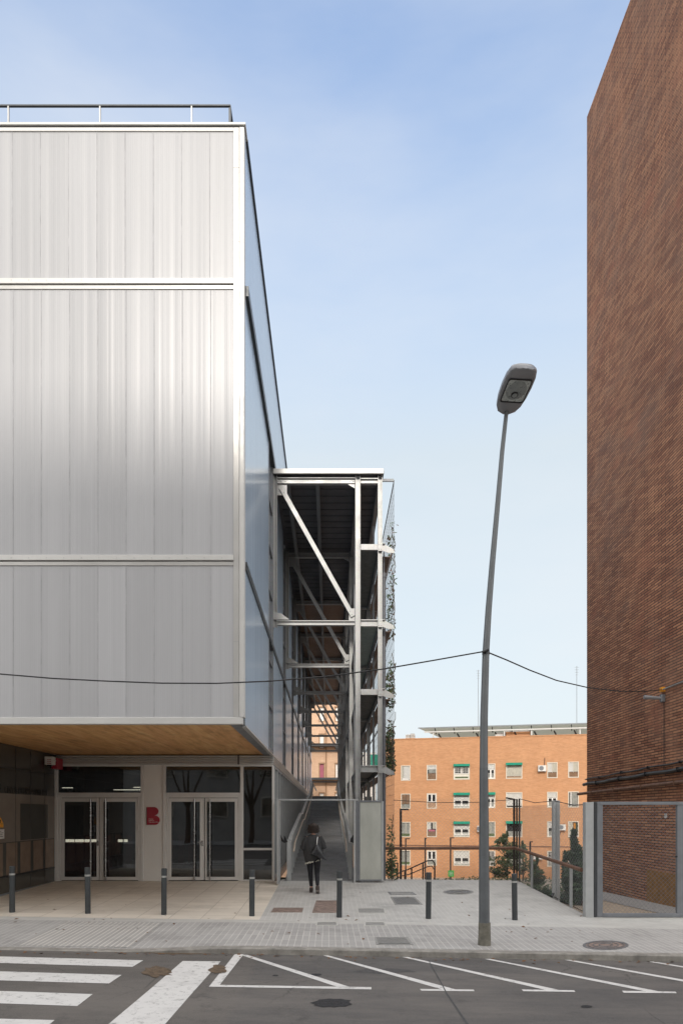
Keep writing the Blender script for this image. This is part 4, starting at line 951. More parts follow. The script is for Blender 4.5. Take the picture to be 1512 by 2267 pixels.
# ------------------------------------------------------------------ bollards
b0 = thing('bollard', '', 'bollard', (0,0,0), 'dark bollards along the front of the forecourt')
MB().tube([(0,0,-.03),(0,0,.72)], .053, 20).build('post', M['bollard'], b0, smooth=True)
MB().tube([(0,0,.72),(0,0,.755)], .0545, 20).build('reflective_band', M['refl'], b0, smooth=True)
MB().tube([(0,0,.755),(0,0,.885),(0,0,.893)], [.053,.053,.047], 20).build('head', M['bollard'], b0, smooth=True)
BL = [(28,2018,'leftmost bollard, in front of the dark glass wall'), (195.5,2022,'bollard in front of the left pair of doors'), (363.5,2025,'bollard in front of the pale pier with the red letter'),
      (558,2029,'bollard in front of the glass corner of the entrance'), (751,2033,'bollard at the foot of the ramp right of the woman'), (948,2036,'bollard between the ramp gate and the street lamp'), (1139,2037,'bollard just right of the street lamp')]
for i, (px, py, lb) in enumerate(BL):
    p = Vector((X(px,13.2), 13.2, gz(X(px,13.2), 13.2)))
    if i == 0: b0.location = p; b0['label'] = lb
    else:
        c_ = copy_thing(b0, p, lb); c_.rotation_euler = (R(random.uniform(-.7,.7)), R(random.uniform(-.7,.7)), i)
# ------------------------------------------------------------------ street lamp
p0 = gpt(1072, 2092, gz); s0 = F/p0.y
e = thing('street_lamp', 'tall leaning grey street lamp on the pavement with an unlit head', 'street lamp', p0)
top = Vector((X(1121, p0.y), p0.y, Z(908, p0.y)))
seg = lambda k: p0.lerp(Vector((p0.x, p0.y, Z(908, p0.y))), k)
MB().tube([seg(.012+.0), seg(.042)], [.096,.092], 24).build('base_sleeve', M['lampbase'], e, smooth=True)
MB().tube([p0+Vector((0,0,-.03)), seg(.0125)], [.1,.098], 24).build('foot', M['lampbase'], e, smooth=True)

PL = [(1071.5,2052,.083),(1071,1900,.078),(1070.5,1700,.066)], [(1070.5,1700,.064),(1071,1588,.059),(1075,1446,.053),(1081,1350,.048),(1088.8,1253,.044),(1101.8,1108,.038),(1111,1000,.034),(1121,908,.031)]
pol = lambda q: [Vector((X(a_, p0.y), p0.y, Z(b_, p0.y))) for a_, b_, c_ in q]
MB().tube(pol(PL[0]), [q[2] for q in PL[0]], 24).build('lower_pole', M['lamp'], e, smooth=True)
MB().tube(pol(PL[1]), [q[2] for q in PL[1]], 24).build('upper_pole', M['lampup'], e, smooth=True)
MB().tube([Vector((X(1075,p0.y),p0.y,Z(1449,p0.y))), Vector((X(1075,p0.y),p0.y,Z(1441,p0.y)))], [.058,.058], 20).build('clamp', M['coping'], e, smooth=True)
# head: rounded elongated shell, axis up and towards the street, opening facing down/forward
ax = Vector((.07, -.72, .17)).normalized(); side = Vector((1, .12, 0)); side = (side - ax*side.dot(ax)).normalized(); nrm = side.cross(ax).normalized()
if nrm.z > 0: nrm = -nrm
hb = top - ax*.05; Lh = .86
Mh = Matrix((( side.x, ax.x, nrm.x, hb.x), (side.y, ax.y, nrm.y, hb.y), (side.z, ax.z, nrm.z, hb.z), (0,0,0,1)))
prof = [(0,.06,.05),(.04,.13,.09),(.14,.175,.13),(.3,.2,.16),(.5,.21,.16),(.68,.205,.14),(.8,.18,.11),(.85,.13,.07),(.865,.04,.02)]
vs = []; n = 28
for (y, rx, rt) in prof:
    for k in range(n):
        t_ = 2*math.pi*k/n; cx_, cz_ = math.cos(t_), math.sin(t_)
        sq = lambda v: math.copysign(abs(v)**.7, v)
        vs.append((rx*1.1*sq(cx_), y*.97, (.035 if cz_ > 0 else rt)*sq(cz_)))     # +z (down side) is shallow
fs = [(i*n+k, i*n+(k+1)%n, (i+1)*n+(k+1)%n, (i+1)*n+k) for i in range(len(prof)-1) for k in range(n)] + [tuple(range(n)), tuple((len(prof)-1)*n+k for k in range(n))]
MB(Mh).add(vs, fs).build('head_shell', M['lamphead'], e, smooth=True)
def rr(x0, x1, y0, y1, z, r=.04):
    out = []
    for cx_, cy_, a0 in ((x1-r,y1-r,0),(x0+r,y1-r,90),(x0+r,y0+r,180),(x1-r,y0+r,270)):
        for k in range(5): t_ = R(a0+k*22.5); out.append((cx_+r*math.cos(t_), cy_+r*math.sin(t_), z))
    return out
a_ = rr(-.185,.185,.24,.66,.037); b_ = rr(-.185,.185,.24,.66,.05); c_ = rr(-.172,.172,.255,.645,.05); d_ = rr(-.172,.172,.255,.645,.037); n = len(a_)
MB(Mh).add(a_+b_+c_+d_, [(i,(i+1)%n,n+(i+1)%n,n+i) for i in range(n)]+[(n+i,n+(i+1)%n,2*n+(i+1)%n,2*n+i) for i in range(n)]+[(2*n+i,2*n+(i+1)%n,3*n+(i+1)%n,3*n+i) for i in range(n)]).build('lens_gasket', M['black'], e)
M['reflector'] = plain('lamp_reflector', (.5,.54,.53), .3, .6, .2, 8); M['lampin'] = plain('lamp_inner', (.27,.3,.3), .3, .3, .2, 8)
MB(Mh).add(rr(-.171,.171,.256,.644,.041), [tuple(range(20))]).build('lens', M['reflector'], e)
disc = lambda cx_, cy_, r1_, r2_, z: [(cx_+r1_*math.cos(2*math.pi*k/24), cy_+r2_*math.sin(2*math.pi*k/24), z) for k in range(24)]
MB(Mh).add(disc(0,.46,.15,.17,.0435), [tuple(range(24))]).build('reflector_bowl', M['lampin'], e)
MB(Mh).tube([(-.0,.385,.04),(-.0,.385,.056)], .052, 20).build('bulb_socket', M['black'], e)
MB(Mh).tube([(-.0,.385,.05),(-.0,.385,.06)], .038, 20).build('bulb', M['lampin'], e)
# ------------------------------------------------------------------ overhead cable
e = thing('overhead_cable', 'thin black cable sagging from the left across the lamp post to the brick wall', 'cable', (0, p0.y-.1, 5))
def cat(p, q, sag, n=24):
    return [tuple(Vector(p).lerp(Vector(q), i/n) + Vector((0,0,-sag*4*(i/n)*(1-i/n)))) for i in range(n+1)]
yc = p0.y - .02
lp = Vector((X(1073, yc), yc-.06, Z(1443, yc)))
left = Vector((-9.5, yc, 4.45))
ptsL = [Vector((X(px, yc), yc-.04, Z(py, yc))) for px, py in ((-500,1420),(-250,1466),(0,1493),(120,1503),(240,1509),(360,1513.5),(480,1514),(600,1509),(720,1499),(850,1482),(960,1463),(1073,1443))]
MB().tube(ptsL, .011, 6).build('cable_span', M['cable'], e, smooth=True)
yw = WX*F/(1470-CX)
rp_ = [(1073,1443,0),(1120,1462,.12),(1170,1484,.25),(1230,1507,.4),(1300,1523,.56),(1370,1531,.72),(1430,1531,.86),(1482,1527,1)]
ptsR = [Vector((X(px, lerp(yc,yw,k)), lerp(yc,yw,k)-.03, Z(py, lerp(yc,yw,k)))) for px, py, k in rp_]
ptsR[-1] = Vector((WX-.05, yw, Z(1527, yw)))
MB().tube(ptsR, .011, 6).build('cable_span', M['cable'], e, smooth=True)
MB().tube([Vector((WX-.05, yw, Z(1527,yw))), Vector((WX-.05, 13.95, Z(1527,yw)+.02))], .018, 6).build('cable_span', M['greycover'], e)
MB().box(WX-.09, WX, yw-.04, yw+.06, Z(1527,yw)-.05, Z(1527,yw)+.06).build('yellow_clip', M['ocher'], e)
mb = MB(); mb.tube([lp+Vector((-.05,.0,-.02)), lp+Vector((.05,.0,.02))], .018, 8); mb.build('clamp', M['cable'], e)
# ------------------------------------------------------------------ person
pp = Vector((X(694,16.25), 16.25, gz(-.37,16.25)))
e = thing('person', 'woman in a loose charcoal sweater and black trousers walking towards the ramp', 'person', pp)
def skinmesh(name, verts, edges, radii, mat, parent, loc, lvl=2):
    me = bpy.data.meshes.new(name); me.from_pydata([tuple(v) for v in verts], edges, []); ob = bpy.data.objects.new(name, me); S.collection.objects.link(ob)
    sk = ob.modifiers.new('skin', 'SKIN'); sk.use_smooth_shade = True
    lay = me.skin_vertices[0].data if me.skin_vertices else None
    if lay is None:
        bpy.context.view_layer.objects.active = ob; bpy.ops.mesh.customdata_skin_add() if False else None
    for i, r in enumerate(radii):
        me.skin_vertices[0].data[i].radius = r if isinstance(r, tuple) else (r, r)
    me.skin_vertices[0].data[0].use_root = True
    sb = ob.modifiers.new('sub', 'SUBSURF'); sb.levels = lvl; sb.render_levels = lvl
    dg = bpy.context.evaluated_depsgraph_get(); dg.update(); m2 = bpy.data.meshes.new_from_object(ob.evaluated_get(dg))
    bpy.data.objects.remove(ob); m2.name = name
    o = bpy.data.objects.new(name, m2); S.collection.objects.link(o); m2.materials.clear(); m2.materials.append(mat)
    m2.polygons.foreach_set('use_smooth', [True]*len(m2.polygons))
    o.parent = parent; return o
# joints: x right, y forward, z up
V_ = []; E_ = []; R_ = []
def jt(p, r, par=None):
    V_.append(Vector(p)); R_.append(r)
    if par is not None: E_.append((par, len(V_)-1))
    return len(V_)-1
pel = jt((0,0,.88), (.13,.1)); sp1 = jt((0,0,1.05), (.115,.085), pel); ch = jt((0,.0,1.22), (.14,.1), sp1); nk0 = jt((0,-.005,1.38), (.06,.06), ch)
nk = jt((0,.0,1.45), .05, nk0); hd = jt((0,.02,1.55), (.075,.09), nk); hd2 = jt((0,.02,1.62), (.06,.07), hd)
for sx, hip, knee, ank, toe in ((-1, (-.085,.0,.82), (-.075,.1,.47), (-.05,.1,.08), (-.055,.24,.025)), (1, (.085,0,.82), (.085,.05,.46), (.1,-.14,.13), (.105,-.04,.03))):
    h_ = jt(hip, .085, pel); k_ = jt(knee, .055, h_); c_ = jt(tuple(Vector(knee).lerp(Vector(ank), .35)), .052, k_); a_ = jt(ank, .035, c_); jt(toe, (.035,.022), a_)
hands = []
for sx, el_, wr in ((-1, (-.235,-.02,1.08), (-.15,.22,1.03)), (1, (.24,-.03,1.09), (.13,.2,1.08))):
    s_ = jt((sx*.155,-.005,1.33), .055, ch); l_ = jt(el_, .042, s_); w_ = jt(wr, .026, l_)
    d = (Vector(wr)-Vector(el_)).normalized(); pm = jt(tuple(Vector(wr)+d*.055), (.034,.018), w_); hands.append((pm, d, sx))
for pm, d, sx in hands:
    base = V_[pm]; up = Vector((0,0,1)); lat = d.cross(up).normalized(); dn = lat.cross(d).normalized()
    for j, ln in enumerate((.062,.072,.068,.052)):
        o_ = lat*((j-1.5)*.019); a1 = jt(tuple(base+d*.03+o_), .0095, pm); a2 = jt(tuple(base+d*(.03+ln*.55)+o_-up*.008), .0085, a1); jt(tuple(base+d*(.03+ln*.8)+o_-up*.032), .0075, a2)
    th = jt(tuple(base-d*.02-lat*sx*.03), .011, pm); jt(tuple(base+d*.025-lat*sx*.045-up*.012), .009, th)
body = skinmesh('body', V_, E_, R_, M['skin'], e, pp)
# face on the far side of the head
fc = MB()
loc = lambda x, y, z: pp + Vector((x, y, z))
mb = MB(); mb.tube([loc(0,.105,1.57), loc(0,.13,1.535), loc(0,.11,1.525)], [.009,.015,.008], 8); mb.build('nose', M['skin'], e, smooth=True)
for sx in (-1, 1): MB().loft([((pp.x+sx*.032, pp.y+.092, pp.z+1.575-.012+.006*k), .004+.011*math.sin(math.pi*(k+.3)/4.6), .012) for k in range(5)], 10).build('eye', M['paper'], e, smooth=True)
MB().loft([((pp.x, pp.y+.098, pp.z+1.487+.006*k), .026-.004*abs(k-1), .012) for k in range(3)], 12).build('mouth', M['redpanel'], e, smooth=True)
# trousers
V_.clear(); E_.clear(); R_.clear()
pel = jt((0,0,.9), (.155,.115))
for sx, hip, knee, ank in ((-1, (-.088,.0,.80), (-.075,.1,.47), (-.052,.1,.13)), (1, (.09,0,.80), (.085,.05,.46), (.1,-.135,.18))):
    h_ = jt(hip, (.098,.1), pel); m_ = jt(tuple(Vector(hip).lerp(Vector(knee),.5)), .083, h_); k_ = jt(knee, .062, m_); c_ = jt(tuple(Vector(knee).lerp(Vector(ank), .35)), .06, k_); jt(ank, .043, c_)
skinmesh('trousers', V_, E_, R_, M['trousers'], e, pp)
# boots
for sx, pts_ in ((-1, [(-.052,.1,.15),(-.053,.1,.09),(-.055,.11,.04),(-.057,.2,.035),(-.058,.27,.028)]), (1, [(.1,-.135,.21),(.1,-.14,.14),(.102,-.15,.09),(.105,-.06,.045),(.107,.0,.028)])):
    V_.clear(); E_.clear(); R_.clear()
    pr = None
    for q_, r_ in zip(pts_, ((.05,.05),(.052,.052),(.05,.05),(.045,.038),(.036,.026))): pr = jt(q_, r_, pr)
    bt = skinmesh('boot', V_, E_, R_, M['boot'], e, pp)
    if sx > 0: MB().prism([(pp.y-.2, pp.z+.1), (pp.y-.19, pp.z+.06), (pp.y-.1, pp.z+.02), (pp.y+.03, pp.z+.002), (pp.y+.03, pp.z+.015), (pp.y-.1, pp.z+.045), (pp.y-.15, pp.z+.07)], 'x', pp.x+.06, pp.x+.148).build('sole', M['sole'], bt)
    else: MB().prism([(pp.y+.05, pp.z+.0), (pp.y+.3, pp.z+.0), (pp.y+.3, pp.z+.014), (pp.y+.05, pp.z+.02)], 'x', pp.x-.098, pp.x-.014).build('sole', M['sole'], bt)
# sweater
mb = MB()
prof = [(.76,.17,.13,-.01,.02),(.80,.195,.15,-.01,.03),(.9,.22,.165,-.005,.03),(1.02,.235,.165,-.005,.03),(1.12,.23,.155,0,.025),(1.22,.215,.14,0,.02),(1.3,.195,.12,0,.01),(1.35,.16,.1,0,.01),(1.385,.11,.08,0,0),(1.4,.07,.068,0,0)]
rings = []
for z, rx, ry_, cx_, wob in prof: rings.append(((pp.x+cx_, pp.y-.0, pp.z+z), rx, ry_, wob))
n = 36; vs = []
for (c0, rx, ry_, wob) in rings:
    for k in range(n):
        t_ = 2*math.pi*k/n; q_ = 1 + wob*math.sin(t_*6+c0[2]*7) + wob*.6*math.sin(t_*11+c0[2]*3)
        tilt = (.045*math.cos(t_)) * max(0, (1.0-(c0[2]-pp.z))/.25) if c0[2]-pp.z < 1.0 else 0
        vs.append((c0[0]+rx*q_*math.cos(t_), c0[1]+ry_*q_*math.sin(t_), c0[2]+tilt))
fs = [(i*n+k, i*n+(k+1)%n, (i+1)*n+(k+1)%n, (i+1)*n+k) for i in range(len(rings)-1) for k in range(n)]
mb.add(vs, fs); mb.build('sweater', M['sweater'], e, smooth=True)
for sx, pts_ in ((-1, [(-.13,0,1.33),(-.2,-.01,1.22),(-.24,-.02,1.08),(-.2,.09,1.04),(-.16,.19,1.03)]), (1, [(.13,0,1.33),(.2,-.01,1.22),(.245,-.03,1.09),(.2,.07,1.08),(.14,.17,1.08)])):
    MB().tube([pp+Vector(q_) for q_ in pts_], [.075,.075,.07,.055,.045], 16).build('sleeve', M['sweater'], e, smooth=True)
# lace hem
vs = []
for z, rr_ in ((.80,1.0),(.765,1.03),(.745,1.07)):
    for k in range(72):
        t_ = 2*math.pi*k/72; q_ = rr_*(1+.05*math.sin(t_*24)*(1 if z < .79 else .2))
        vs.append((pp.x-.005+.18*q_*math.cos(t_), pp.y+.135*q_*math.sin(t_), pp.z+z+.05*math.cos(t_)+(.01*math.sin(t_*17) if z < .75 else 0)))
MB().add(vs, [(i*72+k, i*72+(k+1)%72, (i+1)*72+(k+1)%72, (i+1)*72+k) for i in range(2) for k in range(72)]).build('lace_hem', M['hem'], e, smooth=True)
# hair: layered bob
rh = random.Random(5); vs = []; n = 40; rows = 14
for i in range(rows):
    ph = math.pi*.5 - (math.pi*.5+.95)*i/(rows-1)
    for k in range(n):
        t_ = 2*math.pi*k/n; back = .5-.5*math.sin(t_)
        r_ = math.cos(ph) if ph > -.2 else math.cos(-.2)*(1-.16*(-.2-ph))
        q_ = 1 + .05*math.sin(t_*9+i*.8) + rh.uniform(-.025,.03)
        zz = 1.56 + .115*math.sin(ph) if ph > -.2 else 1.56 - .03 + (ph+.2)*.13
        if math.sin(t_) > .45 and ph < .35: zz = 1.6; r_ = math.cos(.35)*.98
        vs.append((pp.x+.11*r_*q_*math.cos(t_), pp.y+.01+.112*r_*q_*math.sin(t_), pp.z+zz+rh.uniform(-.006,.006)))
MB().add(vs, [(i*n+k, i*n+(k+1)%n, (i+1)*n+(k+1)%n, (i+1)*n+k) for i in range(rows-1) for k in range(n)]).build('hair', M['hair'], e, smooth=True)
hm = MB()
for _ in range(260):
    t_ = rh.uniform(math.pi*.95, math.pi*2.05); z = rh.uniform(1.46, 1.64); r_ = .118*math.sqrt(max(.1, 1-((z-1.55)/.15)**2)) + .004
    a = Vector((pp.x+r_*math.cos(t_), pp.y+.01+r_*math.sin(t_), pp.z+z)); d = Vector((rh.uniform(-.03,.03)+.012*math.cos(t_), rh.uniform(-.01,.01)+.01*math.sin(t_), -rh.uniform(.03,.06)))
    hm.tube([a, a+d*.5+Vector((rh.uniform(-.008,.008),0,0)), a+d], [.004,.004,.001], 4)
hm.build('hair_strands', M['hair'], e)
# shoulder bag (held thing, top level)
bl = pp + Vector((.12, -.2, .86))
e2 = thing('shoulder_bag', 'black leather bag hanging from the woman\'s right shoulder', 'bag', bl)
mb = MB(); n = 20; vs = []
for (x, z, rx, ry_) in ((.12,.86,.2,.035),(.11,.9,.18,.05),(.1,.98,.14,.06),(.1,1.06,.095,.05),(.09,1.12,.07,.035),(.085,1.16,.03,.02)):
    for k in range(n):
        t_ = 2*math.pi*k/n; q_ = 1+.06*math.sin(t_*4+z*30); dz = -.1*math.cos(t_)*(1 if z < .95 else .3)*(rx/.19)
        vs.append((pp.x+x+rx*q_*math.cos(t_), pp.y-.215+ry_*q_*math.sin(t_)+.03*(z-.86), pp.z+z+dz*.6+(.05 if z < .88 and math.cos(t_) < -.3 else 0)))
fs = [(i*n+k, i*n+(k+1)%n, (i+1)*n+(k+1)%n, (i+1)*n+k) for i in range(5) for k in range(n)] + [tuple(range(n)), tuple(5*n+k for k in range(n))]
mb.add(vs, fs); mb.build('bag_body', M['bag'], e2, smooth=True)
mb = MB(); mb.tube([pp+Vector((.085,-.2,1.15)), pp+Vector((.09,-.17,1.25)), pp+Vector((.1,-.12,1.34)), pp+Vector((.11,-.02,1.375)), pp+Vector((.12,.09,1.33)), pp+Vector((.13,.15,1.2))], .011, 6); mb.build('strap', M['steel'], e2, smooth=True)
# ------------------------------------------------------------------ orange apartment block
A = Vector((X(880,69.9), 69.9, 0)); Bp = Vector((X(1268,66.1), 66.1, 0)); ud = (Bp-A).normalized(); nd = Vector((ud.y, -ud.x, 0))
def blockM(o, u): 
    n_ = Vector((-u.y, u.x, 0)); return Matrix(((u.x, n_.x, 0, o.x), (u.y, n_.y, 0, o.y), (0, 0, 1, 0), (0,0,0,1)))
MO = blockM(A, ud); inv = MO.inverted()
def upx(px):                      # pixel column to distance along the facade
    k = (px-CX)/F; return (k*A.y - A.x)/(ud.x - k*ud.y)
def depth(u): return A.y + ud.y*u
def zpx(py, u): return H + (CY-py)*depth(u)/F
ZT0 = 9.45
e = thing('apartment_block', 'orange brick apartment block with four rows of windows behind the park', 'building', (14, 70, -4.6))
cols = [(888,908),(945,966),(1004,1039),(1076,1095.5),(1120,1155),(1211,1233),(1257.5,1280)]
rowsz = []
uL, uR = upx(846), upx(1400)
holes = []
for r_ in range(4):
    for ci, (a, b_) in enumerate(cols):
        u0, u1 = upx(a), upx(b_); uc = (u0+u1)/2
        zc_t = lerp(6.77, 6.88, ci/6) - 2.88*r_; h_ = 1.5
        holes.append((u0, u1, zc_t-h_, zc_t, r_, ci))
# columns hidden behind the dark brick building are left plain
us = sorted({uL, uR} | {h[0] for h in holes} | {h[1] for h in holes})
mb = MB(MO)
def inhole(u, z): return any(h[0] < u < h[1] and h[2] < z < h[3] for h in holes)
for i in range(len(us)-1):
    um = (us[i]+us[i+1])/2; zs_ = sorted({-5.2, ZT0} | {z for h in holes if h[0]-.01 < um < h[1]+.01 for z in (h[2], h[3])})
    for j in range(len(zs_)-1):
        if not inhole(um, (zs_[j]+zs_[j+1])/2): mb.add([(us[i],0,zs_[j]),(us[i+1],0,zs_[j]),(us[i+1],0,zs_[j+1]),(us[i],0,zs_[j+1])], [(0,1,2,3)])
for h in holes:
    u0, u1, z0, z1 = h[:4]
    for q_ in ([(u0,0,z0),(u0,.14,z0),(u0,.14,z1),(u0,0,z1)], [(u1,0,z0),(u1,0,z1),(u1,.14,z1),(u1,.14,z0)], [(u0,0,z0),(u1,0,z0),(u1,.14,z0),(u0,.14,z0)], [(u0,0,z1),(u0,.14,z1),(u1,.14,z1),(u1,0,z1)]): mb.add(q_, [(0,1,2,3)])
mb.add([(uL,0,-5.2),(uL,12,-5.2),(uL,12,ZT0),(uL,0,ZT0)], [(0,1,2,3)]); mb.add([(uR,0,-5.2),(uR,12,-5.2),(uR,12,ZT0),(uR,0,ZT0)], [(0,1,2,3)])
mb.add([(uL,12,-5.2),(uR,12,-5.2),(uR,12,ZT0),(uL,12,ZT0)], [(0,1,2,3)])
wl = mb.build('wall', M['brickor'], e)
MB(MO).box(uL-.05, uR+.05, -.04, 12.05, ZT0, ZT0+.1).build('roof', M['brickor'], e)
MB(MO).box(uL, uR, -.05, -.002, zpx(1871,0)-.04, zpx(1871,0)+.04).build('ledge', M['corten'], e)
kinds = [['open','blindbrown','grille','blindhalf','curtainA','curtain','curtain'],
         ['brown','darktwo','blindtwo','blindhalf','white','blindhalf','greytall'],
         ['grey','flower','blindtwo','grey','dark','blindhalf','colour'],
         ['grey','dark','blindtwo','bars','dark','bars','curtain']]
awn = {(0,2),(0,4),(1,2),(1,3),(2,2),(2,4)}
for (u0, u1, z0, z1, r_, ci) in holes:
    k = kinds[r_][ci]; fw = .06 if k != 'brown' else .05; w_ = u1-u0
    m_ = MB(MO)
    m_.box(u0-.025, u0+fw, -.03, .1, z0-.025, z1+.025); m_.box(u1-fw, u1+.025, -.03, .1, z0-.025, z1+.025); m_.box(u0+fw, u1-fw, -.03, .1, z0-.025, z0+fw); m_.box(u0+fw, u1-fw, -.03, .1, z1-fw, z1+.025)
    win = m_.build('window', M['winframe'], e)
    s_ = lambda a0, a1, b0, b1, nm, mt, y0=.04, y1=.05: MB(MO).box(u0+fw+(w_-2*fw)*a0, u0+fw+(w_-2*fw)*a1, y0, y1, z0+fw+(z1-z0-2*fw)*b0, z0+fw+(z1-z0-2*fw)*b1).build(nm, mt, win)
    s_(0,1,0,1,'room', M['windark'], .1, .13)
    def sash(b0, b1, n_=2):
        mm = MB(MO); W_ = w_-2*fw; Z0 = z0+fw+(z1-z0-2*fw)*b0; Z1 = z0+fw+(z1-z0-2*fw)*b1
        for i in range(n_):
            a0 = u0+fw+W_*i/n_; a1 = a0+W_/n_
            mm.box(a0, a0+.06, .0, .03, Z0, Z1); mm.box(a1-.06, a1, .0, .03, Z0, Z1); mm.box(a0+.06, a1-.06, .0, .03, Z0, Z0+.06); mm.box(a0+.06, a1-.06, .0, .03, Z1-.06, Z1)
        mm.build('sash', M['winwhite'], win)
    if k == 'open': s_(.22,1,.05,1,'curtain', M['winwhite']); s_(0,.2,0,1,'side_curtain', M['curtain']); s_(.1,.9,0,.14,'sill_items', M['paper'], -.01, .03)
    elif k == 'blindbrown': s_(0,1,.72,1,'blind', M['winwhite']); s_(.12,1,.46,.7,'curtain', M['wingrey']); s_(0,1,0,.44,'screen', M['winbrown'])
    elif k == 'grille':
        sash(.36, .86); mm = MB(MO)
        for i in range(9): uu = u0+.12+(w_-.24)*i/8; mm.box(uu-.012, uu+.012, -.03, -.01, z0+.55, z1-.25)
        for i in range(3): mm.box(u0+.1, u1-.1, -.034, -.031, z0+.6+i*.22, z0+.625+i*.22)
        mm.build('grille', M['winwhite'], win); s_(0,1,0,.34,'flower_box', M['curtain'], .02, .05); s_(.05,.95,.05,.16,'flowers', M['leafo'], -.0, .015)
    elif k == 'blindhalf': s_(0,1,.66,1,'blind', M['winwhite']); sash(0,.64); s_(.05,.95,0,.38,'lower_pane', M['wingrey'])
    elif k == 'curtainA': s_(0,1,.12,1,'curtain', M['curtain']); s_(.48,.51,0,1,'mullion', M['winframe'], .0, .03); s_(0,1,0,.1,'sill_items', M['winbrown'], -.01, .03)
    elif k == 'curtain': s_(0,.48,.36,1,'curtain', M['winwhite']); s_(.52,1,.36,1,'curtain', M['curtain']); s_(.48,.52,.3,1,'mullion', M['winframe'], .0, .03); s_(0,1,0,.34,'flower_box', M['winbrown'] if r_ == 0 else M['wingrey'])
    elif k == 'brown': s_(0,.48,.3,1,'shutter', M['winbrown']); s_(.52,1,.3,1,'shutter', M['winbrown']); s_(0,1,0,.28,'lower_pane', M['wingrey'])
    elif k == 'darktwo': sash(.42, 1); s_(0,1,0,.4,'screen', M['brickpale'])
    elif k == 'blindtwo': s_(0,1,.56,1,'blind', M['winwhite']); sash(.12,.55); s_(0,1,0,.28,'lower_pane', M['wingrey'], .02, .028)
    elif k == 'white': s_(0,1,.1,1,'blind', M['winwhite'])
    elif k == 'greytall': s_(.16,.26,0,1,'sash', M['winwhite'], .0, .03); s_(.3,.96,.02,.98,'frosted_pane', M['wingrey'])
    elif k == 'grey': s_(0,1,.0,.96,'frosted_pane', M['wingrey']); s_(.48,.53,0,1,'mullion', M['winframe'], .0, .03); s_(0,1,0,.2,'sill_items', M['leafo'], -.01, .03)
    elif k == 'flower': s_(0,.4,.5,1,'curtain', M['winwhite']); s_(.6,1,.55,1,'curtain', M['curtain']); s_(0,1,0,.36,'screen', M['winbrown']); s_(.1,.9,.36,.48,'flowers', M['pink'], .0, .05)
    elif k == 'dark': sash(.38,1) if r_ == 3 else None; s_(0,1,0,.36,'lower_pane', M['wingrey'])
    elif k == 'colour': s_(0,.45,.1,1,'curtain', M['curtain']); s_(.5,.75,.5,.95,'hanging_cloth', M['ocher']); s_(.8,.95,.4,.9,'hanging_cloth', M['leafo']); s_(0,1,0,.1,'sill_items', M['wingrey'])
    elif k == 'bars':
        mm = MB(MO)
        for i in range(6): uu = u0+.1+(w_-.2)*i/5; mm.box(uu-.015, uu+.015, -.04, -.015, z0+.1, z1-.08)
        mm.build('bars', M['winwhite'], win); s_(0,1,.0,.5,'lower_pane', M['wingrey'])
    if (r_, ci) in awn:
        MB(MO).prism([(-.02, z1+.06), (-.34, z1-.16), (-.34, z1-.2), (-.02, z1-.02)], 'x', u0-.03, u1+.03).build('awning', M['awning'], win)
    gl_ = MB(MO).box(u0+fw, u1-fw, .032, .036, z0+fw, z1-fw).build('glass_pane', M['winglass'], win)
# rooftop solar canopy
e = thing('rooftop_canopy', 'long slatted canopy on white posts on the roof of the orange block', 'canopy', (16, 69, ZT0+.1))
c0, c1 = upx(926), upx(1400)
mb = MB(MO)
mb.add([(c0,-.3,ZT0+1.08),(c1,-.3,ZT0+1.08),(c1,2.2,ZT0+.35),(c0+2.0,2.2,ZT0+.35),(c0,-.3,ZT0+1.12),(c1,-.3,ZT0+1.12),(c1,2.2,ZT0+.4),(c0+2.0,2.2,ZT0+.4)], [(0,1,2,3),(4,5,6,7),(0,1,5,4),(1,2,6,5),(2,3,7,6),(3,0,4,7)])
mb.build('panel_field', M['translucent'], e)
mb = MB(MO); mb.box(c0, c1, -.34, -.3, ZT0+1.03, ZT0+1.14); mb.build('front_beam', M['galvd'], e)
MB(MO).box(c0+.6, c1, -.2, -.1, ZT0+.62, ZT0+.74).build('rail', M['white'], e)
k = 0; u = c0+1.7
while u < c1: 
    mb = MB(MO); mb.bar((u-.02,-.31,ZT0+1.02), (u+.06,.2,ZT0+.5), .08, .1); mb.bar((u+.3,.2,ZT0+.5),(u+.55,.6,ZT0+.1), .1, .12); mb.build('rafter', M['coping'], e); u += 1.86
for px in (959, 1116, 1176, 1283): uu = upx(px); MB(MO).box(uu-.06, uu+.06, -.1, .0, ZT0+.1, ZT0+.62).build('post', M['white'], e)
e = thing('rooftop_hut', 'low brick hut under the rooftop canopy of the orange block', 'roof hut', (19, 70, ZT0+.1))
MB(MO).box(upx(1120), upx(1174), .4, 2.1, ZT0+.1, ZT0+.55).build('wall', M['brickor'], e); MB(MO).box(upx(1117), upx(1176), .35, 2.15, ZT0+.55, ZT0+.66).build('roof', M['white'], e); 
MB(MO).box(upx(1096), upx(1114), .3, .35, ZT0+.1, ZT0+.5).build('door', M['white'], e)
for px, lb in ((902,'left'),(912,'right')):
    uu = upx(px); hgt = .5 if lb == 'left' else .62
    e = thing('chimney', 'louvred roof vent on the orange block, ' + ('the lower of two side by side' if lb == 'left' else 'the taller of two side by side'), 'chimney', (MO @ Vector((uu,.5,ZT0+.1))), 'roof vents on the orange block')
    MB(MO).box(uu-.2, uu+.2, .3, .8, ZT0+.1, ZT0+hgt-.0).build('shaft', M['render'], e)
    mb = MB(MO)
    for j in range(3): mb.box(uu-.24, uu+.24, .26, .84, ZT0+.2+j*.14, ZT0+.25+j*.14)
    mb.build('louvres', M['white'], e)
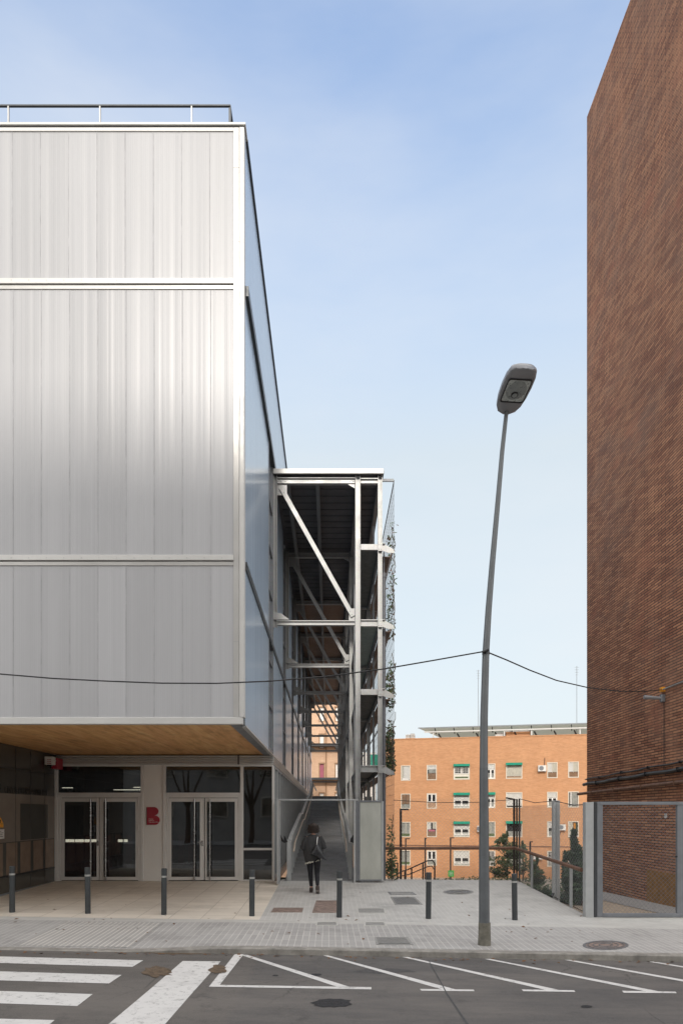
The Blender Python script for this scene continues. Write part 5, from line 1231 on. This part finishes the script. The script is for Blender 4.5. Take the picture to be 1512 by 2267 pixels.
for px, top_, lb in ((1058, 1483, 'tall thin rooftop antenna left of the street lamp'), (1279, 1475, 'tall thin rooftop antenna near the dark brick building')):
    uu = upx(px); d_ = depth(uu); pt = MO @ Vector((uu, 1, ZT0+.1)); zt = H + (CY-top_)*pt.y/F
    e = thing('antenna', lb, 'antenna', pt, 'rooftop antennas')
    MB().tube([(pt.x,pt.y,ZT0+.05),(pt.x,pt.y,zt)], .025, 6).build('mast', M['galvd'], e)
    mb = MB()
    for j in range(4): mb.bar((pt.x-.22+.03*j,pt.y,zt-.1-.25*j),(pt.x+.22-.03*j,pt.y,zt-.1-.25*j), .02, .02)
    mb.build('crossbar', M['galvd'], e)
# air conditioners
acs = [(1190,1208,1695,1708,'air conditioner outside a top floor window of the orange block'), (1056,1066,1828,1841,'air conditioner partly hidden behind the street lamp'), (1234,1251,1825,1838,'air conditioner beside the right mesh fence post'), (1180,1200,1893,1902,'low air conditioner above the dark bush')]
for a, b_, c_, d, lb in acs:
    u0, u1 = upx(a), upx(b_); zt, zb2 = zpx(c_, u0), zpx(d, u0)
    e = thing('air_conditioner', lb, 'air conditioner', MO @ Vector((u0, -.2, zb2)), 'air conditioners on the orange block')
    MB(MO).box(u0, u1, -.36, -.02, zb2, zt).build('housing', M['acwhite'], e, bevel=.01)
    cx_, cz_ = lerp(u0,u1,.4), (zt+zb2)/2; r_ = (zt-zb2)*.38
    MB(MO).add([(cx_+r_*math.cos(2*math.pi*k/20), -.366, cz_+r_*math.sin(2*math.pi*k/20)) for k in range(20)], [tuple(range(20))]).build('fan', M['gate'], e)
    mb = MB(MO); mb.box(u0+.05, u0+.1, -.36, -.0, zb2-.08, zb2-.01); mb.box(u1-.1, u1-.05, -.36, -.0, zb2-.08, zb2-.01); mb.build('bracket', M['galvd'], e)
    MB(MO).tube([(u1-.15,-.05,zt),(u1-.12,-.05,zt+(.75 if a == 1190 else .1))], .035, 6).build('pipe', M['corten'], e)
# ------------------------------------------------------------------ pale block at the end of the ramp
e = thing('apartment_block', 'pale orange block seen through the steel frame at the end of the ramp', 'building', (-1, 76, -4.6))
PY = 76.0; hol = []
wl_ = [(707,718),(742,758)]
for py0, k in ((1690,0),(1755,1),(1625,2),(1565,3)):
    for a, b_ in wl_: hol.append((X(a,PY), X(b_,PY), Z(py0+33,PY), Z(py0,PY), k))
mb = MB(); xs_ = sorted({-9, 3.2} | {h[0] for h in hol} | {h[1] for h in hol})
for i in range(len(xs_)-1):
    xm = (xs_[i]+xs_[i+1])/2; zs_ = sorted({-5.2, 16.5} | {z for h in hol if h[0]-.01 < xm < h[1]+.01 for z in (h[2],h[3])})
    for j in range(len(zs_)-1):
        zm_ = (zs_[j]+zs_[j+1])/2
        if not any(h[0] < xm < h[1] and h[2] < zm_ < h[3] for h in hol): mb.add([(xs_[i],PY,zs_[j]),(xs_[i+1],PY,zs_[j]),(xs_[i+1],PY,zs_[j+1]),(xs_[i],PY,zs_[j+1])], [(0,1,2,3)])
mb.box(-9, 3.2, PY+.2, PY+10, -5.2, 16.5); mb.build('wall', M['brickpale'], e)
for (x0,x1,z0,z1,k) in hol:
    mm = MB(); mm.box(x0-.06,x0+.06,PY-.03,PY+.1,z0,z1); mm.box(x1-.06,x1+.06,PY-.03,PY+.1,z0,z1); mm.box(x0+.06,x1-.06,PY-.03,PY+.1,z0,z0+.08); mm.box(x0-.08,x1+.08,PY-.06,PY+.1,z1-.06,z1+.08)
    w_ = mm.build('window', M['winbrown'], e); MB().box(x0+.06, x1-.06, PY+.1, PY+.12, z0+.08, z1-.06).build('curtain', M['pink'] if (k == 0 and x0 < 0) else M['winwhite'], w_)
for z in (5.6, 9.3): MB().box(-9, 3.2, PY-1.1, PY-.01, z, z+.25).build('balcony_slab', M['coping'], e)
mb = MB(); mb.tube([(X(722,PY), PY-.08, -5), (X(722,PY), PY-.08, 16)], .06, 6); mb.build('drainpipe', M['winbrown'], e)
e = thing('white_block', 'white building with a green awning glimpsed between the steel columns', 'building', (5, 74, -4.6))
MB().box(3.4, 5.0, 73, 80, -5.2, 8.4).build('wall', M['winwhite'], e)
MB().prism([(72.98, 9.0-.8), (72.3, 7.0), (72.98, 7.1)], 'x', X(820,73), 5.6).build('awning', M['awning'], e)
for z in (0, 3, 5.4): w_ = MB().box(3.8, 4.6, 72.97, 72.99, z-.6, z+.7).build('window', M['windark'], e)
# ------------------------------------------------------------------ park furniture and plants
def lightpost(px, ptop, Yp, arm, lb):
    x = X(px, Yp); zb_ = park(x, Yp); e = thing('park_light', lb, 'park light', (x, Yp, zb_), 'slim park lights behind the forecourt')
    MB().box(x-.035, x+.035, Yp-.035, Yp+.035, zb_-.1, Z(ptop,Yp)).build('post', M['polebrown'], e)
    a = arm*Yp/F; MB().box(min(x-.035, x+a), max(x+.035, x+a), Yp-.03, Yp+.03, Z(ptop,Yp)+.002, Z(ptop,Yp)+.055).build('light_arm', M['polebrown'], e)
lightpost(887, 1794, 22, 17, 'tallest slim park light, near the steel canopy')
lightpost(898, 1858, 36, 9, 'park light right behind the tallest one')
lightpost(941, 1857, 36, 3, 'park light between the stair handrail and the bollard')
lightpost(997, 1856, 36, 8, 'park light with the green sign at its foot')
lightpost(1173, 1865, 34, 6, 'park light beside the round bush right of the poles')
lightpost(1234.5, 1845, 27, 5, 'park light between the fence post and the laurel')
e = thing('park_sign', 'small bright green sign at the foot of a park light', 'sign', (X(998,30), 30, park(5,30)))
M['signgreen'] = plain('green_sign', (.05,.42,.07), .5)
MB().box(X(992,30), X(1004.5,30), 30, 30.04, Z(1941,30), Z(1927,30)).build('board', M['signgreen'], e); MB().box(X(998,30)-.03, X(998,30)+.03, 30.05, 30.1, park(5,30)-.1, Z(1941,30)+.2).build('post', M['polebrown'], e)
mb = MB(); 
for py in (1931, 1934, 1937): mb.box(X(994,30), X(1002,30), 29.99, 29.998, Z(py,30)-.01, Z(py,30)+.01)
mb.build('sign_lines', M['paper'], e)
e = thing('stair_handrail', 'dark double handrail sloping down the park stairs', 'railing', (3, 24, -.6))
q = lambda px, py, y=24: Vector((X(px,y), y, Z(py,y)))
mb = MB(); mb.tube([q(962,1912), q(957,1905), q(945,1906), q(903,1925), q(890,1929), q(866,1942)], .024, 6); mb.build('upper_rail', M['polebrown'], e)
mb = MB(); mb.tube([q(962,1926), q(955,1917), q(945,1919), q(905,1936), q(890,1939), q(868,1950)], .02, 6); mb.build('lower_rail', M['polebrown'], e)
mb = MB(); mb.tube([q(880,1910), q(869,1915), q(850,1932)], .022, 6); mb.build('far_rail', M['polebrown'], e)
for px, py in ((962,1912),(936,1910),(911,1922),(896,1928),(880,1910)): MB().box(q(px,py).x-.025, q(px,py).x+.025, 23.98, 24.02, -.8, q(px,py).z).build('post', M['polebrown'], e)
rt = random.Random(11)
def shrub(label, name, px, Yp, w_, h_, n, size, mat, cat='shrub', trunk=.12, cl=9, z0=None, tall=False, dpth=None):
    x = X(px, Yp); zb_ = park(x, Yp) if z0 is None else z0
    e = thing(name, label, cat, (x, Yp, zb_)); mb = MB(); mt = MB()
    mt.tube([(x,Yp,zb_-.1),(x+.02,Yp,zb_+h_*.45),(x-.01,Yp+.02,zb_+h_*.85)], [.035*h_/1.5,.022*h_/1.5,.006], 7)
    for i in range(cl):
        k = (i+.5)/cl; zz = zb_ + h_*(trunk + (1-trunk)*k); ww = w_*.5*(math.sin(math.pi*min(1,(k*.85+.18)))**.8)*(1 if not tall else (1-.55*k))
        t_ = rt.uniform(0, 6.28); off = ww*rt.uniform(.2,.65); c_ = (x+off*math.cos(t_), Yp+off*math.sin(t_), zz)
        leaves(mb, c_, (ww*.55, ww*.55, h_/cl*.95), n//cl, size, rt, 2.0)
        mt.tube([(x,Yp,zz-h_*.12), c_], [.012,.004], 5)
    mb.build('crown', mat, e); mt.build('trunk', M['bark'], e)
shrub('airy young tree behind the cluster of poles', 'young_tree', 1122, 26, 1.6, 1.85, 1700, .07, M['leafo'], 'tree', .1, 16)
shrub('young tree crown just right of the dark poles', 'young_tree', 1157, 27, .75, 1.5, 420, .07, M['leafo'], 'tree', .2, 9)
shrub('round dark bush low between the poles and the fence post', 'bush', 1187, 21.5, .75, .9, 900, .06, M['leafg'], 'bush', .02, 8)
shrub('tall dark laurel behind the mesh fence', 'laurel', 1270, 16.6, .75, 1.75, 2600, .085, M['leafd'], 'shrub', .03, 16, tall=True)
shrub('smaller dark laurel shoot right of the tall laurel', 'laurel', 1288, 16.2, .45, 1.2, 700, .08, M['leafd'], 'shrub', .03, 8, tall=True)
shrub('thin laurel shoot left of the tall laurel', 'laurel', 1250, 17.2, .28, 1.2, 200, .08, M['leafd'], 'shrub', .3, 7, tall=True)
def hedge(label, pts, hgt, w_, n, mat, size=.05):
    mb = MB()
    for i in range(len(pts)-1):
        a, b_ = Vector(pts[i]), Vector(pts[i+1]); m_ = max(2, int((b_-a).length/.25))
        for j in range(m_): c_ = a.lerp(b_, j/m_); leaves(mb, (c_.x+rt.uniform(-.1,.1), c_.y, park(c_.x,c_.y)+hgt*.4), (.22, w_, hgt*rt.uniform(.45,.8)), n, size, rt)
    o = mb.build('ground_cover', mat); tag(o, label, 'ground cover', None, 'stuff'); return o
hedge('low dark green ground cover along the park edge', [(X(962,24),24,0),(X(1060,24.5),24.5,0),(X(1140,25),25,0),(X(1220,25),25,0)], .22, .5, 60, M['leafg'])
hedge('dark ground cover round the laurels behind the mesh fence', [(X(1175,18.5),18.5,0),(X(1230,17.2),17.2,0),(X(1290,16.4),16.4,0)], .25, .5, 150, M['leafd'], .06)
hedge('green ground cover behind the fence post', [(X(1160,20.5),20.5,0),(X(1250,20),20,0),(X(1330,20),20,0)], .2, .6, 90, M['leafg'], .05)
# ------------------------------------------------------------------ across the street (behind the camera, mirrored in the glass)
e = thing('opposite_building', 'brick and render apartment building across the street, mirrored in the entrance glass', 'building', (0, -18, 0))
mb = MB(); mb.box(-15, 6.5, -24, -14, -1, 23.6); mb.box(-45, -15.01, -24, -14.5, -1, 7.5); mb.box(6.51, 40, -24, -14.5, -1, 8.5); mb.build('wall', M['brickdark2'] if 'brickdark2' in M else M['render'], e)
for k in range(6):
    for j in range(-3, 2):
        x = j*4.0 - .3; w_ = MB().box(x-.8, x+.8, -13.98, -13.9, 1.6+k*2.95, 3.1+k*2.95).build('window', M['winframe'], e); MB().box(x-.7, x+.7, -13.9, -13.88, 1.7+k*2.95, 3.0+k*2.95).build('pane', M['winglass'], w_)
for tx_, ty_, lb in ((-5.2, -8.6, 'bare street tree mirrored in the glass corner of the entrance'), (-9.5, -8.8, 'second street tree mirrored in the entrance doors')):
    e = thing('street_tree', lb, 'tree', (tx_, ty_, -.2)); mb = MB()
    mb.tube([(tx_,ty_,-.3),(tx_+.1,ty_,1.2),(tx_+.05,ty_,2.4)], [.2,.16,.14], 10)
    for dx, dy, dz in ((-1.2,.3,3.2),(1.3,-.2,3.4),(.4,.9,3.8),(-.5,-.9,3.6)): mb.tube([(tx_+.05,ty_,2.2),(tx_+dx*.5,ty_+dy*.5,2.2+dz*.45),(tx_+dx,ty_+dy,2.2+dz)], [.11,.07,.02], 7)
    mb.build('trunk', M['bark'], e); mb = MB()
    for _ in range(10): leaves(mb, (tx_+rt.uniform(-1.6,1.6), ty_+rt.uniform(-1.4,1.4), rt.uniform(4.5,7)), (.8,.8,.6), 24, .13, rt)
    mb.build('crown', M['leafo'], e)
# fallen leaves
mb = MB(); rl = random.Random(21)
for i in range(150):
    if rl.random() < .6: px, py, zf_ = rl.uniform(0, 1500), 2103+rl.gauss(0, 2)+ (rl.uniform(0,14) if rl.random()<.3 else 0), (gz if rl.random() < .0 else None)
    else: px, py, zf_ = rl.uniform(0, 1500), rl.uniform(1965, 2095), gz
    x_ = X(px, 10.0) if zf_ is None else None
    if zf_ is None: p = Vector((x_, KY - abs(rl.gauss(0,.12)) - .02, 0)); p.z = zroad(p.x) + .006
    else:
        p = gpt(px, py, gz, .008)
        if p.x > 5.1 or p.y > 18 or p.x < -7: continue
    a = rl.uniform(0, 6.28); s = rl.uniform(.018, .045); u_ = Vector((math.cos(a), math.sin(a), rl.uniform(-.2,.3)))*s; v_ = Vector((-math.sin(a), math.cos(a), rl.uniform(-.2,.3)))*s*.6
    mb.add([p-u_, p-v_+Vector((0,0,.004)), p+u_, p+v_+Vector((0,0,.008))], [(0,1,2,3)])
o = mb.build('fallen_leaves', plain('dry_leaf', (.17,.085,.04), .8, 0, .5, 30)); tag(o, 'dry brown leaves scattered along the gutter and pavement', 'leaves', None, 'stuff')
